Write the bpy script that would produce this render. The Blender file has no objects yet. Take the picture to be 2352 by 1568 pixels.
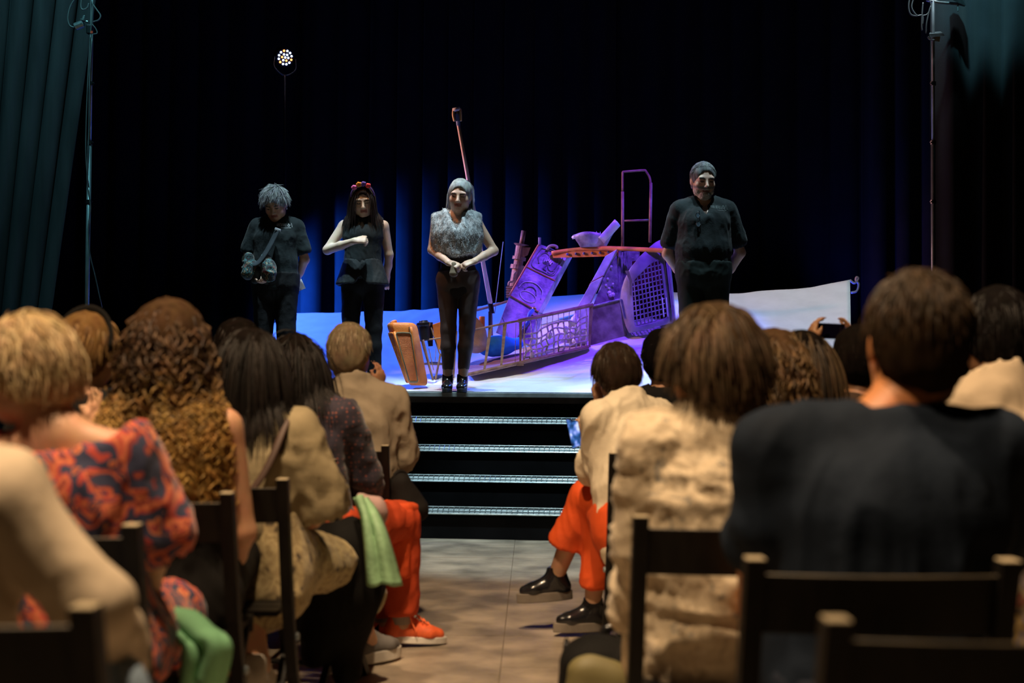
import bpy, bmesh, math, random
import numpy as np
from mathutils import Matrix, Vector, Euler

SC = bpy.context.scene
COL = SC.collection
R = math.radians
# ------------------------------------------------------------------ camera
FPX = 2940.0                     # focal length in pixels of a 2352 wide frame
CAM_H = 1.12
cam_d = bpy.data.cameras.new('camera')
cam = bpy.data.objects.new('camera', cam_d)
COL.objects.link(cam)
cam_d.sensor_width = 36.0
cam_d.lens = FPX / 2352.0 * 36.0
cam_d.clip_start = 0.05
cam_d.clip_end = 100
cam_d.dof.use_dof = True
cam_d.dof.focus_distance = 10.4
cam_d.dof.aperture_fstop = 2.4
CAM_M = Matrix.Translation((0, 0, CAM_H)) @ Matrix.Rotation(R(90 + 1.62), 4, 'X') @ Matrix.Rotation(R(0.43), 4, 'Z')
cam.matrix_world = CAM_M
SC.camera = cam

# ------------------------------------------------------------------ world and exposure
w = bpy.data.worlds.new('dark_hall')
SC.world = w
w.use_nodes = True
w.node_tree.nodes['Background'].inputs[0].default_value = (0.010, 0.012, 0.016, 1)
w.node_tree.nodes['Background'].inputs[1].default_value = 0.10
SC.view_settings.view_transform = 'Standard'
SC.view_settings.look = 'None'
SC.view_settings.gamma = 1.0
SC.view_settings.use_curve_mapping = False
SC.view_settings.exposure = 0.0


def spot(name, loc, target, watts, color, angle, blend=0.4, radius=0.12):
    d = bpy.data.lights.new(name, 'SPOT')
    d.energy = watts
    d.color = color
    d.spot_size = R(angle)
    d.spot_blend = blend
    d.shadow_soft_size = radius
    o = bpy.data.objects.new(name, d)
    COL.objects.link(o)
    v = Vector(target) - Vector(loc)
    o.location = loc
    o.rotation_euler = v.to_track_quat('-Z', 'Y').to_euler()
    return o


WARM = (1.0, 0.71, 0.43)
COOL = (0.70, 0.93, 1.0)
BLUE = (0.04, 0.13, 1.0)
# house lamps hung over the audience
spot('house_lamp_aisle', (-0.4, 2.6, 6.4), (-0.2, 4.4, 0.4), 1350, WARM, 62, 0.5, 0.12)
spot('house_lamp_rear', (-1.5, 0.9, 6.0), (-0.8, 2.6, 0.6), 1150, WARM, 62, 0.6, 0.16)
# steep cool lamps on the bar over the stage front
for i, (x, p) in enumerate(((-2.0, 1250), (-1.15, 1100), (-0.3, 1000), (1.5, 1050), (0.6, 600))):
    spot('stage_bar_lamp', (x + .25, 9.2, 6.8), (x, 9.9, 1.0), p, COOL, 24, 0.45, 0.07)
spot('stair_lamp', (0.2, 6.9, 6.8), (0.15, 8.45, 0.1), 1300, COOL, 25, 0.5, 0.08)
spot('sheet_lamp', (3.3, 9.4, 6.4), (2.7, 11.9, 1.5), 700, (0.78, 0.93, 1.0), 34, 0.6, 0.08)
# coloured lamps round the set
spot('purple_lamp_front', (1.6, 8.6, 6.2), (1.0, 11.5, 1.75), 2000, (0.17, 0.045, 1.0), 24, 0.4, 0.08)
spot('orange_lamp_top', (-1.6, 9.2, 5.4), (-0.45, 10.75, 1.3), 330, (1.0, 0.48, 0.24), 20, 0.6, 0.08)
spot('pink_lamp_side', (-3.9, 11.7, 3.4), (0.4, 11.4, 2.5), 800, (1.0, 0.45, 0.38), 40, 0.6, 0.08)
spot('blue_lamp_side', (-3.4, 12.0, 4.4), (-1.0, 12.0, 1.4), 1500, (0.04, 0.13, 1.0), 62, 0.6, 0.08)
spot('blue_lamp_right', (3.4, 12.6, 4.2), (1.2, 11.6, 1.6), 600, (0.04, 0.14, 1.0), 42, 0.6, 0.08)
spot('blue_lamp_curtain', (-3.7, 13.1, 1.5), (-2.1, 14.4, 1.8), 4200, (0.012, 0.12, 1.0), 58, 0.9, 0.08)
spot('blue_lamp_curtain_side', (2.9, 12.9, 1.4), (4.0, 13.6, 2.6), 60, (0.06, 0.10, 1.0), 80, 0.9, 0.08)
# teal lamps grazing the wing curtains
spot('teal_lamp_left', (-3.4, 8.0, 6.6), (-3.75, 10.2, 3.5), 400, (0.30, 0.85, 0.95), 44, 0.6, 0.08)
spot('teal_lamp_right', (2.9, 8.6, 6.6), (3.72, 10.2, 4.25), 1500, (0.30, 0.85, 0.95), 15, 0.5, 0.08)


def at(px, py, depth):
    """point of the hall that the photograph shows at pixel px, py, at distance depth along the hall"""
    v = CAM_M.to_3x3() @ Vector(((px - 1176.0) / FPX, (784.0 - py) / FPX, -1.0))
    v *= depth / v.y
    return np.array((v.x, v.y, v.z + CAM_H))


# the stage frame: u along its front edge, v towards the back, z up
ST_YAW = R(-5.0)
ST_O = np.array((0.0, 10.0, 0.0))
ST_U = np.array((math.cos(ST_YAW), math.sin(ST_YAW), 0.0))
ST_V = np.array((-math.sin(ST_YAW), math.cos(ST_YAW), 0.0))
STAGE_H = 1.0


def st(u, v, z):
    return ST_O + ST_U * u + ST_V * v + np.array((0, 0, z))
# ------------------------------------------------------------------ materials
MATS = {}


def _nodes(name):
    m = bpy.data.materials.new(name)
    m.use_nodes = True
    nt = m.node_tree
    b = nt.nodes['Principled BSDF']
    return m, nt, b


def rgba(c):
    return (c[0], c[1], c[2], 1.0)


def mat(name, color, rough=0.7, metal=0.0, var=0.25, scale=6.0, bump=0.0, bscale=60.0, sheen=0.0, color2=None,
        coat=0.0, stretch=(1, 1, 1), detail=4.0, spec=None, emis=None, emis_s=0.0, lo=0.35, hi=0.65, wr=0.0):
    """plain procedural material: two tones mixed by noise, fine bump"""
    if name in MATS:
        return MATS[name]
    m, nt, b = _nodes(name)
    N, L = nt.nodes, nt.links
    tc = N.new('ShaderNodeTexCoord')
    mp = N.new('ShaderNodeMapping')
    mp.inputs['Scale'].default_value = stretch
    L.new(tc.outputs['Object'], mp.inputs[0])
    no = N.new('ShaderNodeTexNoise')
    no.inputs['Scale'].default_value = scale
    no.inputs['Detail'].default_value = detail
    L.new(mp.outputs[0], no.inputs['Vector'])
    cr = N.new('ShaderNodeValToRGB')
    c2 = color2 if color2 else tuple(min(1, c * (1 + var)) for c in color)
    c1 = color if color2 else tuple(c * (1 - var) for c in color)
    cr.color_ramp.elements[0].position = lo
    cr.color_ramp.elements[1].position = hi
    cr.color_ramp.elements[0].color = rgba(c1)
    cr.color_ramp.elements[1].color = rgba(c2)
    L.new(no.outputs['Fac'], cr.inputs[0])
    L.new(cr.outputs[0], b.inputs['Base Color'])
    b.inputs['Roughness'].default_value = rough
    b.inputs['Metallic'].default_value = metal
    if spec is None and rough >= .75 and metal == 0:
        spec = .18
    if spec is not None:
        b.inputs['Specular IOR Level'].default_value = spec
    if sheen:
        b.inputs['Sheen Weight'].default_value = sheen
    if coat:
        b.inputs['Coat Weight'].default_value = coat
    if emis:
        b.inputs['Emission Color'].default_value = rgba(emis)
        b.inputs['Emission Strength'].default_value = emis_s
    if bump:
        n2 = N.new('ShaderNodeTexNoise')
        n2.inputs['Scale'].default_value = bscale
        n2.inputs['Detail'].default_value = 3
        L.new(mp.outputs[0], n2.inputs['Vector'])
        bp = N.new('ShaderNodeBump')
        bp.inputs['Strength'].default_value = bump
        bp.inputs['Distance'].default_value = 0.01
        L.new(n2.outputs['Fac'], bp.inputs['Height'])
        L.new(bp.outputs[0], b.inputs['Normal'])
    if wr:
        add_wrinkles(nt, b, tc, wr)
    MATS[name] = m
    return m


def add_wrinkles(nt, b, tc, wr):
    """creases of worn cloth as relief"""
    N, L = nt.nodes, nt.links
    n3 = N.new('ShaderNodeTexNoise')
    n3.inputs['Scale'].default_value = 7.0
    n3.inputs['Detail'].default_value = 3.5
    n3.inputs['Distortion'].default_value = 1.6
    try:
        n3.noise_type = 'RIDGED_MULTIFRACTAL'
    except Exception:
        pass
    m3 = N.new('ShaderNodeMapping')
    m3.inputs['Rotation'].default_value = (0.5, 0.6, 0.3)
    m3.inputs['Scale'].default_value = (1.0, 1.0, 0.55)
    L.new(tc.outputs['Object'], m3.inputs[0])
    L.new(m3.outputs[0], n3.inputs['Vector'])
    b3 = N.new('ShaderNodeBump')
    b3.inputs['Strength'].default_value = wr
    b3.inputs['Distance'].default_value = 0.02
    L.new(n3.outputs['Fac'], b3.inputs['Height'])
    src = b.inputs['Normal'].links[0].from_socket if b.inputs['Normal'].links else None
    if src:
        L.new(src, b3.inputs['Normal'])
    L.new(b3.outputs[0], b.inputs['Normal'])


def mat_pattern(name, stops, scale=12.0, rough=0.8, kind='noise', stretch=(1, 1, 1), bump=0.15, sheen=0.2, distortion=0.6,
                interp='CONSTANT', detail=2.0, wr=0.4):
    """printed cloth: blotches of several colours"""
    if name in MATS:
        return MATS[name]
    m, nt, b = _nodes(name)
    N, L = nt.nodes, nt.links
    tc = N.new('ShaderNodeTexCoord')
    mp = N.new('ShaderNodeMapping')
    mp.inputs['Scale'].default_value = stretch
    L.new(tc.outputs['Object'], mp.inputs[0])
    if kind == 'noise':
        t = N.new('ShaderNodeTexNoise')
        t.inputs['Scale'].default_value = scale
        t.inputs['Detail'].default_value = detail
        t.inputs['Distortion'].default_value = distortion
        src = t.outputs['Fac']
    elif kind == 'dots':
        t = N.new('ShaderNodeTexVoronoi')
        t.inputs['Scale'].default_value = scale
        t.inputs['Randomness'].default_value = 0.35
        src = t.outputs['Distance']
    elif kind == 'plaid':
        t = N.new('ShaderNodeTexBrick')
        t.inputs['Scale'].default_value = scale
        src = t.outputs['Fac']
    L.new(mp.outputs[0], t.inputs['Vector'])
    cr = N.new('ShaderNodeValToRGB')
    cr.color_ramp.interpolation = interp
    e = cr.color_ramp.elements
    while len(e) < len(stops):
        e.new(0.5)
    for i, (p, c) in enumerate(stops):
        e[i].position = p
        e[i].color = rgba(c)
    L.new(src, cr.inputs[0])
    L.new(cr.outputs[0], b.inputs['Base Color'])
    b.inputs['Roughness'].default_value = rough
    b.inputs['Sheen Weight'].default_value = sheen
    if bump:
        n2 = N.new('ShaderNodeTexNoise')
        n2.inputs['Scale'].default_value = 40
        L.new(tc.outputs['Object'], n2.inputs['Vector'])
        bp = N.new('ShaderNodeBump')
        bp.inputs['Strength'].default_value = bump
        bp.inputs['Distance'].default_value = 0.01
        L.new(n2.outputs['Fac'], bp.inputs['Height'])
        L.new(bp.outputs[0], b.inputs['Normal'])
    if wr:
        add_wrinkles(nt, b, tc, wr)
    MATS[name] = m
    return m


def mat_vcol(name, rough=0.5, spec=0.5, bump=0.05, bscale=120):
    """colour read from the mesh's own colour attribute (skin with lips and brows, dyed hair)"""
    if name in MATS:
        return MATS[name]
    m, nt, b = _nodes(name)
    N, L = nt.nodes, nt.links
    a = N.new('ShaderNodeAttribute')
    a.attribute_name = 'Col'
    no = N.new('ShaderNodeTexNoise')
    no.inputs['Scale'].default_value = 25
    tc = N.new('ShaderNodeTexCoord')
    L.new(tc.outputs['Object'], no.inputs['Vector'])
    mx = N.new('ShaderNodeMix')
    mx.data_type = 'RGBA'
    mx.blend_type = 'MULTIPLY'
    mx.inputs['Factor'].default_value = 0.25
    L.new(a.outputs['Color'], mx.inputs[6])
    L.new(no.outputs['Color'], mx.inputs[7])
    L.new(mx.outputs[2], b.inputs['Base Color'])
    b.inputs['Roughness'].default_value = rough
    b.inputs['Specular IOR Level'].default_value = spec
    if bump:
        n2 = N.new('ShaderNodeTexNoise')
        n2.inputs['Scale'].default_value = bscale
        L.new(tc.outputs['Object'], n2.inputs['Vector'])
        bp = N.new('ShaderNodeBump')
        bp.inputs['Strength'].default_value = bump
        bp.inputs['Distance'].default_value = 0.005
        L.new(n2.outputs['Fac'], bp.inputs['Height'])
        L.new(bp.outputs[0], b.inputs['Normal'])
    MATS[name] = m
    return m


def mat_glow(name, color, strength):
    if name in MATS:
        return MATS[name]
    m, nt, b = _nodes(name)
    b.inputs['Base Color'].default_value = rgba(tuple(c * 0.3 for c in color))
    b.inputs['Emission Color'].default_value = rgba(color)
    b.inputs['Emission Strength'].default_value = strength
    MATS[name] = m
    return m


# ------------------------------------------------------------------ objects
WM = {}          # world matrix of every object made here


def tag(o, label, cat, group=None, kind=None):
    o['label'] = label
    o['category'] = cat
    if group:
        o['group'] = group
    if kind:
        o['kind'] = kind
    return o


def thing(name, label, cat, loc, rotz=0.0, group=None):
    o = bpy.data.objects.new(name, None)
    COL.objects.link(o)
    o.empty_display_size = 0.1
    M = Matrix.Translation(Vector(loc)) @ Matrix.Rotation(rotz, 4, 'Z')
    o.matrix_world = M
    WM[o] = M
    return tag(o, label, cat, group)


def mesh_obj(name, V, F, material=None, parent=None, loc=None, rotz=0.0, smooth=False, colors=None, local=False):
    """link ONE mesh object; V are hall coordinates unless local"""
    V = np.asarray(V, dtype=np.float64).reshape(-1, 3)
    me = bpy.data.meshes.new(name)
    o = bpy.data.objects.new(name, me)
    COL.objects.link(o)
    if parent is not None:
        M = WM[parent]
        o.parent = parent
    else:
        if loc is None:
            loc = (float(V[:, 0].mean()), float(V[:, 1].mean()), float(V[:, 2].min()))
        M = Matrix.Translation(Vector(loc)) @ Matrix.Rotation(rotz, 4, 'Z')
        o.matrix_world = M
    WM[o] = M
    if not local:
        Mi = np.array(M.inverted())
        V = V @ Mi[:3, :3].T + Mi[:3, 3]
    if isinstance(F, np.ndarray):
        k = F.shape[1]
        me.vertices.add(len(V))
        me.vertices.foreach_set('co', V.astype(np.float32).ravel())
        me.loops.add(F.size)
        me.loops.foreach_set('vertex_index', F.astype(np.int32).ravel())
        me.polygons.add(len(F))
        me.polygons.foreach_set('loop_start', np.arange(0, F.size, k, dtype=np.int32))
        me.polygons.foreach_set('loop_total', np.full(len(F), k, dtype=np.int32))
        me.update(calc_edges=True)
    else:
        me.from_pydata([tuple(v) for v in V], [], F)
        me.update()
    if colors is not None:
        ca = me.color_attributes.new('Col', 'FLOAT_COLOR', 'POINT')
        c4 = np.ones((len(V), 4), dtype=np.float32)
        c4[:, :3] = colors
        ca.data.foreach_set('color', c4.ravel())
    if smooth:
        me.polygons.foreach_set('use_smooth', np.ones(len(me.polygons), dtype=bool))
    if material is not None:
        me.materials.append(material)
    return o


def struct(o):
    o['kind'] = 'structure'
    return o


def copy_tree(o, M, label=None):
    """a copy of a thing with copies of its parts, moved to world matrix M"""
    c = o.copy()
    COL.objects.link(c)
    c.matrix_world = M
    WM[c] = M
    if label:
        c['label'] = label

    def rec(src, dst):
        for ch in list(src.children):
            k = ch.copy()
            COL.objects.link(k)
            k.parent = dst
            WM[k] = M
            rec(ch, k)
    rec(o, c)
    return c


def nrm(v):
    v = np.asarray(v, float)
    return v / (np.linalg.norm(v) + 1e-12)


class MB:
    """collects simple solids for one part"""

    def __init__(s):
        s.v, s.f = [], []

    def add(s, V, F):
        o = len(s.v)
        s.v.extend([tuple(map(float, p)) for p in V])
        s.f.extend([tuple(i + o for i in q) for q in F])
        return s

    def hexa(s, c8):
        """8 corners: bottom 4 then top 4"""
        return s.add(c8, [(3, 2, 1, 0), (4, 5, 6, 7), (0, 1, 5, 4), (1, 2, 6, 5), (2, 3, 7, 6), (3, 0, 4, 7)])

    def box(s, c, size, X=(1, 0, 0), Y=(0, 1, 0), Z=None):
        X, Y = nrm(X), nrm(Y)
        Z = np.cross(X, Y) if Z is None else nrm(Z)
        c = np.asarray(c, float)
        h = np.asarray(size, float) / 2
        q = [(-1, -1), (1, -1), (1, 1), (-1, 1)]
        return s.hexa([c + X * a * h[0] + Y * b * h[1] + Z * e * h[2] for e in (-1, 1) for a, b in q])

    def slab(s, quad, n, t):
        """thick plate from 4 corner points, thickness t along n"""
        n = nrm(n) * t
        q = [np.asarray(p, float) for p in quad]
        return s.hexa([p for p in q] + [p + n for p in q])

    def poly(s, pts, n, t):
        """thick plate from an outline"""
        n = nrm(n) * t
        k = len(pts)
        V = [np.asarray(p, float) for p in pts] + [np.asarray(p, float) + n for p in pts]
        F = [tuple(reversed(range(k))), tuple(range(k, 2 * k))] + [(i, (i + 1) % k, (i + 1) % k + k, i + k) for i in range(k)]
        return s.add(V, F)

    def tube(s, path, rad, n=8, cap=True, flat=1.0):
        P = np.asarray(path, float)
        m = len(P)
        rad = np.full(m, rad, float) if np.isscalar(rad) else np.asarray(rad, float)
        T = np.gradient(P, axis=0)
        up = np.array((0, 0, 1.0)) if abs(nrm(P[-1] - P[0])[2]) < 0.9 else np.array((1.0, 0, 0))
        V, F = [], []
        u = None
        for i in range(m):
            t = nrm(T[i])
            if u is None:
                u = nrm(np.cross(t, up))
            else:
                u = nrm(u - t * np.dot(u, t))
            w_ = np.cross(t, u)
            for k in range(n):
                a = 2 * math.pi * k / n
                V.append(P[i] + rad[i] * (math.cos(a) * u + math.sin(a) * w_ * flat))
        for i in range(m - 1):
            for k in range(n):
                F.append((i * n + k, i * n + (k + 1) % n, (i + 1) * n + (k + 1) % n, (i + 1) * n + k))
        if cap:
            F.append(tuple(reversed(range(n))))
            F.append(tuple(range((m - 1) * n, m * n)))
        return s.add(V, F)

    def lathe(s, c, axis, prof, n=20, cap=True):
        """prof: (distance along axis, radius) pairs"""
        axis = nrm(axis)
        u = nrm(np.cross(axis, (0.3, 0.9, 0.2) if abs(axis[2]) > 0.8 else (0, 0, 1)))
        w_ = np.cross(axis, u)
        c = np.asarray(c, float)
        V, F = [], []
        for z, r in prof:
            for k in range(n):
                a = 2 * math.pi * k / n
                V.append(c + axis * z + r * (math.cos(a) * u + math.sin(a) * w_))
        m = len(prof)
        for i in range(m - 1):
            for k in range(n):
                F.append((i * n + k, i * n + (k + 1) % n, (i + 1) * n + (k + 1) % n, (i + 1) * n + k))
        if cap:
            F.append(tuple(reversed(range(n))))
            F.append(tuple(range((m - 1) * n, m * n)))
        return s.add(V, F)

    def grid(s, P):
        """P: (a, b, 3) array of points"""
        a, b = P.shape[:2]
        F = [(i * b + j, i * b + j + 1, (i + 1) * b + j + 1, (i + 1) * b + j) for i in range(a - 1) for j in range(b - 1)]
        return s.add(P.reshape(-1, 3), F)

    def build(s, name, material, parent=None, smooth=False, bevel=0.0, solid=0.0, loc=None, rotz=0.0, local=False):
        o = mesh_obj(name, s.v, s.f, material, parent, loc, rotz, smooth, local=local)
        if solid:
            md = o.modifiers.new('thickness', 'SOLIDIFY')
            md.thickness = solid
            md.offset = 0
        if bevel:
            md = o.modifiers.new('edges', 'BEVEL')
            md.width = bevel
            md.segments = 2
            md.limit_method = 'ANGLE'
        return o


def smooth_path(pts, n=24):
    """Catmull-Rom through points"""
    P = np.asarray(pts, float)
    P = np.vstack([2 * P[0] - P[1], P, 2 * P[-1] - P[-2]])
    out = []
    m = len(P) - 3
    for i in range(m):
        p0, p1, p2, p3 = P[i:i + 4]
        for t in np.linspace(0, 1, max(2, n // m), endpoint=False):
            out.append(0.5 * ((2 * p1) + (-p0 + p2) * t + (2 * p0 - 5 * p1 + 4 * p2 - p3) * t * t + (-p0 + 3 * p1 - 3 * p2 + p3) * t ** 3))
    out.append(P[-2])
    return np.array(out)


# value noise for folds
_RNG = np.random.RandomState(7)
_LAT = _RNG.rand(32, 32, 32).astype(np.float32)


def vnoise(P):
    P = np.asarray(P, float)
    i = np.floor(P).astype(int)
    f = P - i
    f = f * f * (3 - 2 * f)
    i0, i1 = i & 31, (i + 1) & 31
    r = 0
    for dx in (0, 1):
        for dy in (0, 1):
            for dz in (0, 1):
                wx = f[:, 0] if dx else 1 - f[:, 0]
                wy = f[:, 1] if dy else 1 - f[:, 1]
                wz = f[:, 2] if dz else 1 - f[:, 2]
                r = r + wx * wy * wz * _LAT[(i1 if dx else i0)[:, 0], (i1 if dy else i0)[:, 1], (i1 if dz else i0)[:, 2]]
    return r


# ------------------------------------------------------------------ implicit surfaces (bodies and cloth as one continuous skin)
class SDF:
    def __init__(s, res):
        s.res = res
        s.p = []

    def cone(s, a, b, ra, rb, k=0.03, sub=False):
        s.p.append(('c', np.asarray(a, float), np.asarray(b, float), ra, rb, k, sub))
        return s

    def ell(s, c, r, Rm=None, k=0.02, sub=False):
        s.p.append(('e', np.asarray(c, float), np.asarray(r, float), np.eye(3) if Rm is None else np.asarray(Rm, float), 0, k, sub))
        return s

    def seg(s, a, b, wa, da, wb, db, right, n=2.4, flat=(False, False), k=0.04, sub=False):
        s.p.append(('s', np.asarray(a, float), np.asarray(b, float), (wa, da, wb, db), (np.asarray(right, float), n, flat), k, sub))
        return s

    def cut(s, p, n, k=0.004):
        """remove everything on the side of plane n"""
        s.p.append(('h', np.asarray(p, float), nrm(n), 0, 0, k, True))
        return s

    def bounds(s):
        lo, hi = np.full(3, 1e9), np.full(3, -1e9)
        for q in s.p:
            if q[-1]:
                continue
            if q[0] == 'c':
                r = max(q[3], q[4])
                a, b = np.minimum(q[1], q[2]) - r, np.maximum(q[1], q[2]) + r
            elif q[0] == 'e':
                r = q[2].max()
                a, b = q[1] - r, q[1] + r
            else:
                r = max(q[3])
                a, b = np.minimum(q[1], q[2]) - r, np.maximum(q[1], q[2]) + r
            lo, hi = np.minimum(lo, a), np.maximum(hi, b)
        return lo - 3 * s.res - 0.01, hi + 3 * s.res + 0.01

    def mesh(s):
        h = s.res
        lo, hi = s.bounds()
        n = np.ceil((hi - lo) / h).astype(int) + 1
        F = np.full(n, 1.0, np.float32)
        ax = [(lo[i] + h * np.arange(n[i])).astype(np.float32) for i in range(3)]
        for q in s.p:
            k, sub = q[-2], q[-1]
            if q[0] == 'h':
                d = ((ax[0] * q[2][0])[:, None, None] + (ax[1] * q[2][1])[None, :, None] + (ax[2] * q[2][2])[None, None, :]) - float(q[1] @ q[2])
                F = np.maximum(F, d)
                continue
            if q[0] == 'e':
                r = q[2].max()
                a, b = q[1] - r, q[1] + r
            else:
                r = max(q[3], q[4]) if q[0] == 'c' else max(q[3])
                a, b = np.minimum(q[1], q[2]) - r, np.maximum(q[1], q[2]) + r
            m = k + 3 * h
            i0 = np.clip(np.floor((a - m - lo) / h).astype(int), 0, n)
            i1 = np.clip(np.ceil((b + m - lo) / h).astype(int) + 1, 0, n)
            if np.any(i1 <= i0):
                continue
            X = ax[0][i0[0]:i1[0]][:, None, None]
            Y = ax[1][i0[1]:i1[1]][None, :, None]
            Z = ax[2][i0[2]:i1[2]][None, None, :]
            if q[0] == 'c':
                ba = (q[2] - q[1]).astype(np.float32)
                L2 = float(ba @ ba) + 1e-9
                qx, qy, qz = X - np.float32(q[1][0]), Y - np.float32(q[1][1]), Z - np.float32(q[1][2])
                t = np.clip((qx * ba[0] + qy * ba[1] + qz * ba[2]) / L2, 0, 1)
                d = np.sqrt((qx - t * ba[0]) ** 2 + (qy - t * ba[1]) ** 2 + (qz - t * ba[2]) ** 2) - (q[3] + (q[4] - q[3]) * t)
            elif q[0] == 'e':
                qx, qy, qz = X - np.float32(q[1][0]), Y - np.float32(q[1][1]), Z - np.float32(q[1][2])
                Rm = q[3].astype(np.float32)
                rr = q[2].astype(np.float32)
                c = [qx * Rm[0, i] + qy * Rm[1, i] + qz * Rm[2, i] for i in range(3)]
                k0 = np.sqrt((c[0] / rr[0]) ** 2 + (c[1] / rr[1]) ** 2 + (c[2] / rr[2]) ** 2)
                k1 = np.sqrt((c[0] / rr[0] ** 2) ** 2 + (c[1] / rr[1] ** 2) ** 2 + (c[2] / rr[2] ** 2) ** 2) + 1e-6
                d = k0 * (k0 - 1) / k1
            else:
                wa, da, wb, db = q[3]
                right, pn, flat = q[4]
                A = (q[2] - q[1])
                L = float(np.linalg.norm(A))
                A = (A / L)
                rt = nrm(right - A * float(right @ A))
                fw = np.cross(A, rt)
                qx, qy, qz = X - np.float32(q[1][0]), Y - np.float32(q[1][1]), Z - np.float32(q[1][2])
                A, rt, fw = A.astype(np.float32), rt.astype(np.float32), fw.astype(np.float32)
                za = qx * A[0] + qy * A[1] + qz * A[2]
                t = np.clip(za / L, 0, 1)
                W = wa + (wb - wa) * t
                D = da + (db - da) * t
                ze = za - t * L
                M_ = np.minimum(W, D)
                x = np.abs(qx * rt[0] + qy * rt[1] + qz * rt[2]) / W
                y = np.abs(qx * fw[0] + qy * fw[1] + qz * fw[2]) / D
                rho = (x ** pn + y ** pn) ** (1 / pn)
                d = (np.sqrt(rho ** 2 + (ze / M_) ** 2) - 1) * M_
                if flat[0] or flat[1]:
                    dr_ = (rho - 1) * M_
                    if flat[0]:
                        d = np.where(za < 0, np.maximum(dr_, -za), np.maximum(d, -za))
                    if flat[1]:
                        d = np.where(za > L, np.maximum(dr_, za - L), np.maximum(d, za - L))
            S = F[i0[0]:i1[0], i0[1]:i1[1], i0[2]:i1[2]]
            if sub:
                d = -d
                hh = np.clip(k - np.abs(S - d), 0, None) / k
                S[...] = np.maximum(S, d) + hh * hh * k * 0.25
            else:
                hh = np.clip(k - np.abs(S - d), 0, None) / k
                S[...] = np.minimum(S, d) - hh * hh * k * 0.25
        F[0], F[-1] = 1, 1
        F[:, 0], F[:, -1] = 1, 1
        F[:, :, 0], F[:, :, -1] = 1, 1
        return s.nets(F, lo, h)

    @staticmethod
    def nets(F, lo, h):
        S = F < 0
        c = S[:-1, :-1, :-1]
        cnt = np.zeros(c.shape, np.uint8)
        for dx in (0, 1):
            for dy in (0, 1):
                for dz in (0, 1):
                    cnt += S[dx:S.shape[0] - 1 + dx, dy:S.shape[1] - 1 + dy, dz:S.shape[2] - 1 + dz]
        act = (cnt > 0) & (cnt < 8)
        idx = np.argwhere(act)
        if len(idx) == 0:
            return np.zeros((0, 3)), np.zeros((0, 4), np.int32)
        ids = np.full(act.shape, -1, np.int32)
        ids[act] = np.arange(len(idx), dtype=np.int32)
        acc = np.zeros((len(idx), 3))
        num = np.zeros(len(idx))
        corners = [(a, b, e) for a in (0, 1) for b in (0, 1) for e in (0, 1)]
        val = {q: F[idx[:, 0] + q[0], idx[:, 1] + q[1], idx[:, 2] + q[2]] for q in corners}
        for q in corners:
            for axx in range(3):
                if q[axx] == 0:
                    q2 = list(q)
                    q2[axx] = 1
                    q2 = tuple(q2)
                    a, b = val[q], val[q2]
                    m = (a < 0) != (b < 0)
                    t = a[m] / (a[m] - b[m])
                    p = np.tile(np.array(q, float), (m.sum(), 1))
                    p[:, axx] = t
                    acc[m] += p
                    num[m] += 1
        V = lo + h * (idx + acc / num[:, None])
        Q = []
        for axx in range(3):
            o1, o2 = (axx + 1) % 3, (axx + 2) % 3
            sl_a = [slice(None)] * 3
            sl_b = [slice(None)] * 3
            sl_a[axx] = slice(0, -1)
            sl_b[axx] = slice(1, None)
            a, b = S[tuple(sl_a)], S[tuple(sl_b)]
            e = np.argwhere(a != b)
            inside = a[e[:, 0], e[:, 1], e[:, 2]]
            ok = (e[:, o1] > 0) & (e[:, o2] > 0) & (e[:, o1] < S.shape[o1] - 1) & (e[:, o2] < S.shape[o2] - 1)
            e, inside = e[ok], inside[ok]

            def g(d1, d2):
                x = e.copy()
                x[:, o1] += d1
                x[:, o2] += d2
                return ids[x[:, 0], x[:, 1], x[:, 2]]
            q = np.stack([g(-1, -1), g(0, -1), g(0, 0), g(-1, 0)], 1)
            q[~inside] = q[~inside][:, ::-1]
            Q.append(q)
        Q = np.concatenate(Q)
        Q = Q[(Q >= 0).all(1)]
        return V, Q.astype(np.int32)


def vnormals(V, F):
    n = np.cross(V[F[:, 2]] - V[F[:, 0]], V[F[:, 3]] - V[F[:, 1]])
    N = np.zeros_like(V)
    for i in range(4):
        np.add.at(N, F[:, i], n)
    return N / (np.linalg.norm(N, axis=1)[:, None] + 1e-12)


def relax(V, F, it=2, lam=0.5):
    """soften the voxel look"""
    E = np.concatenate([F[:, [0, 1]], F[:, [1, 2]], F[:, [2, 3]], F[:, [3, 0]]])
    deg = np.bincount(E.ravel(), minlength=len(V)).astype(float)[:, None]
    for _ in range(it):
        A = np.zeros_like(V)
        for i in range(3):
            A[:, i] = np.bincount(E[:, 0], V[E[:, 1], i], len(V)) + np.bincount(E[:, 1], V[E[:, 0], i], len(V))
        V = V + lam * (A / np.maximum(deg, 1) - V)
    return V
# ------------------------------------------------------------------ people
def rot(ax, a):
    return np.array(Matrix.Rotation(R(a), 3, ax))


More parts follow.
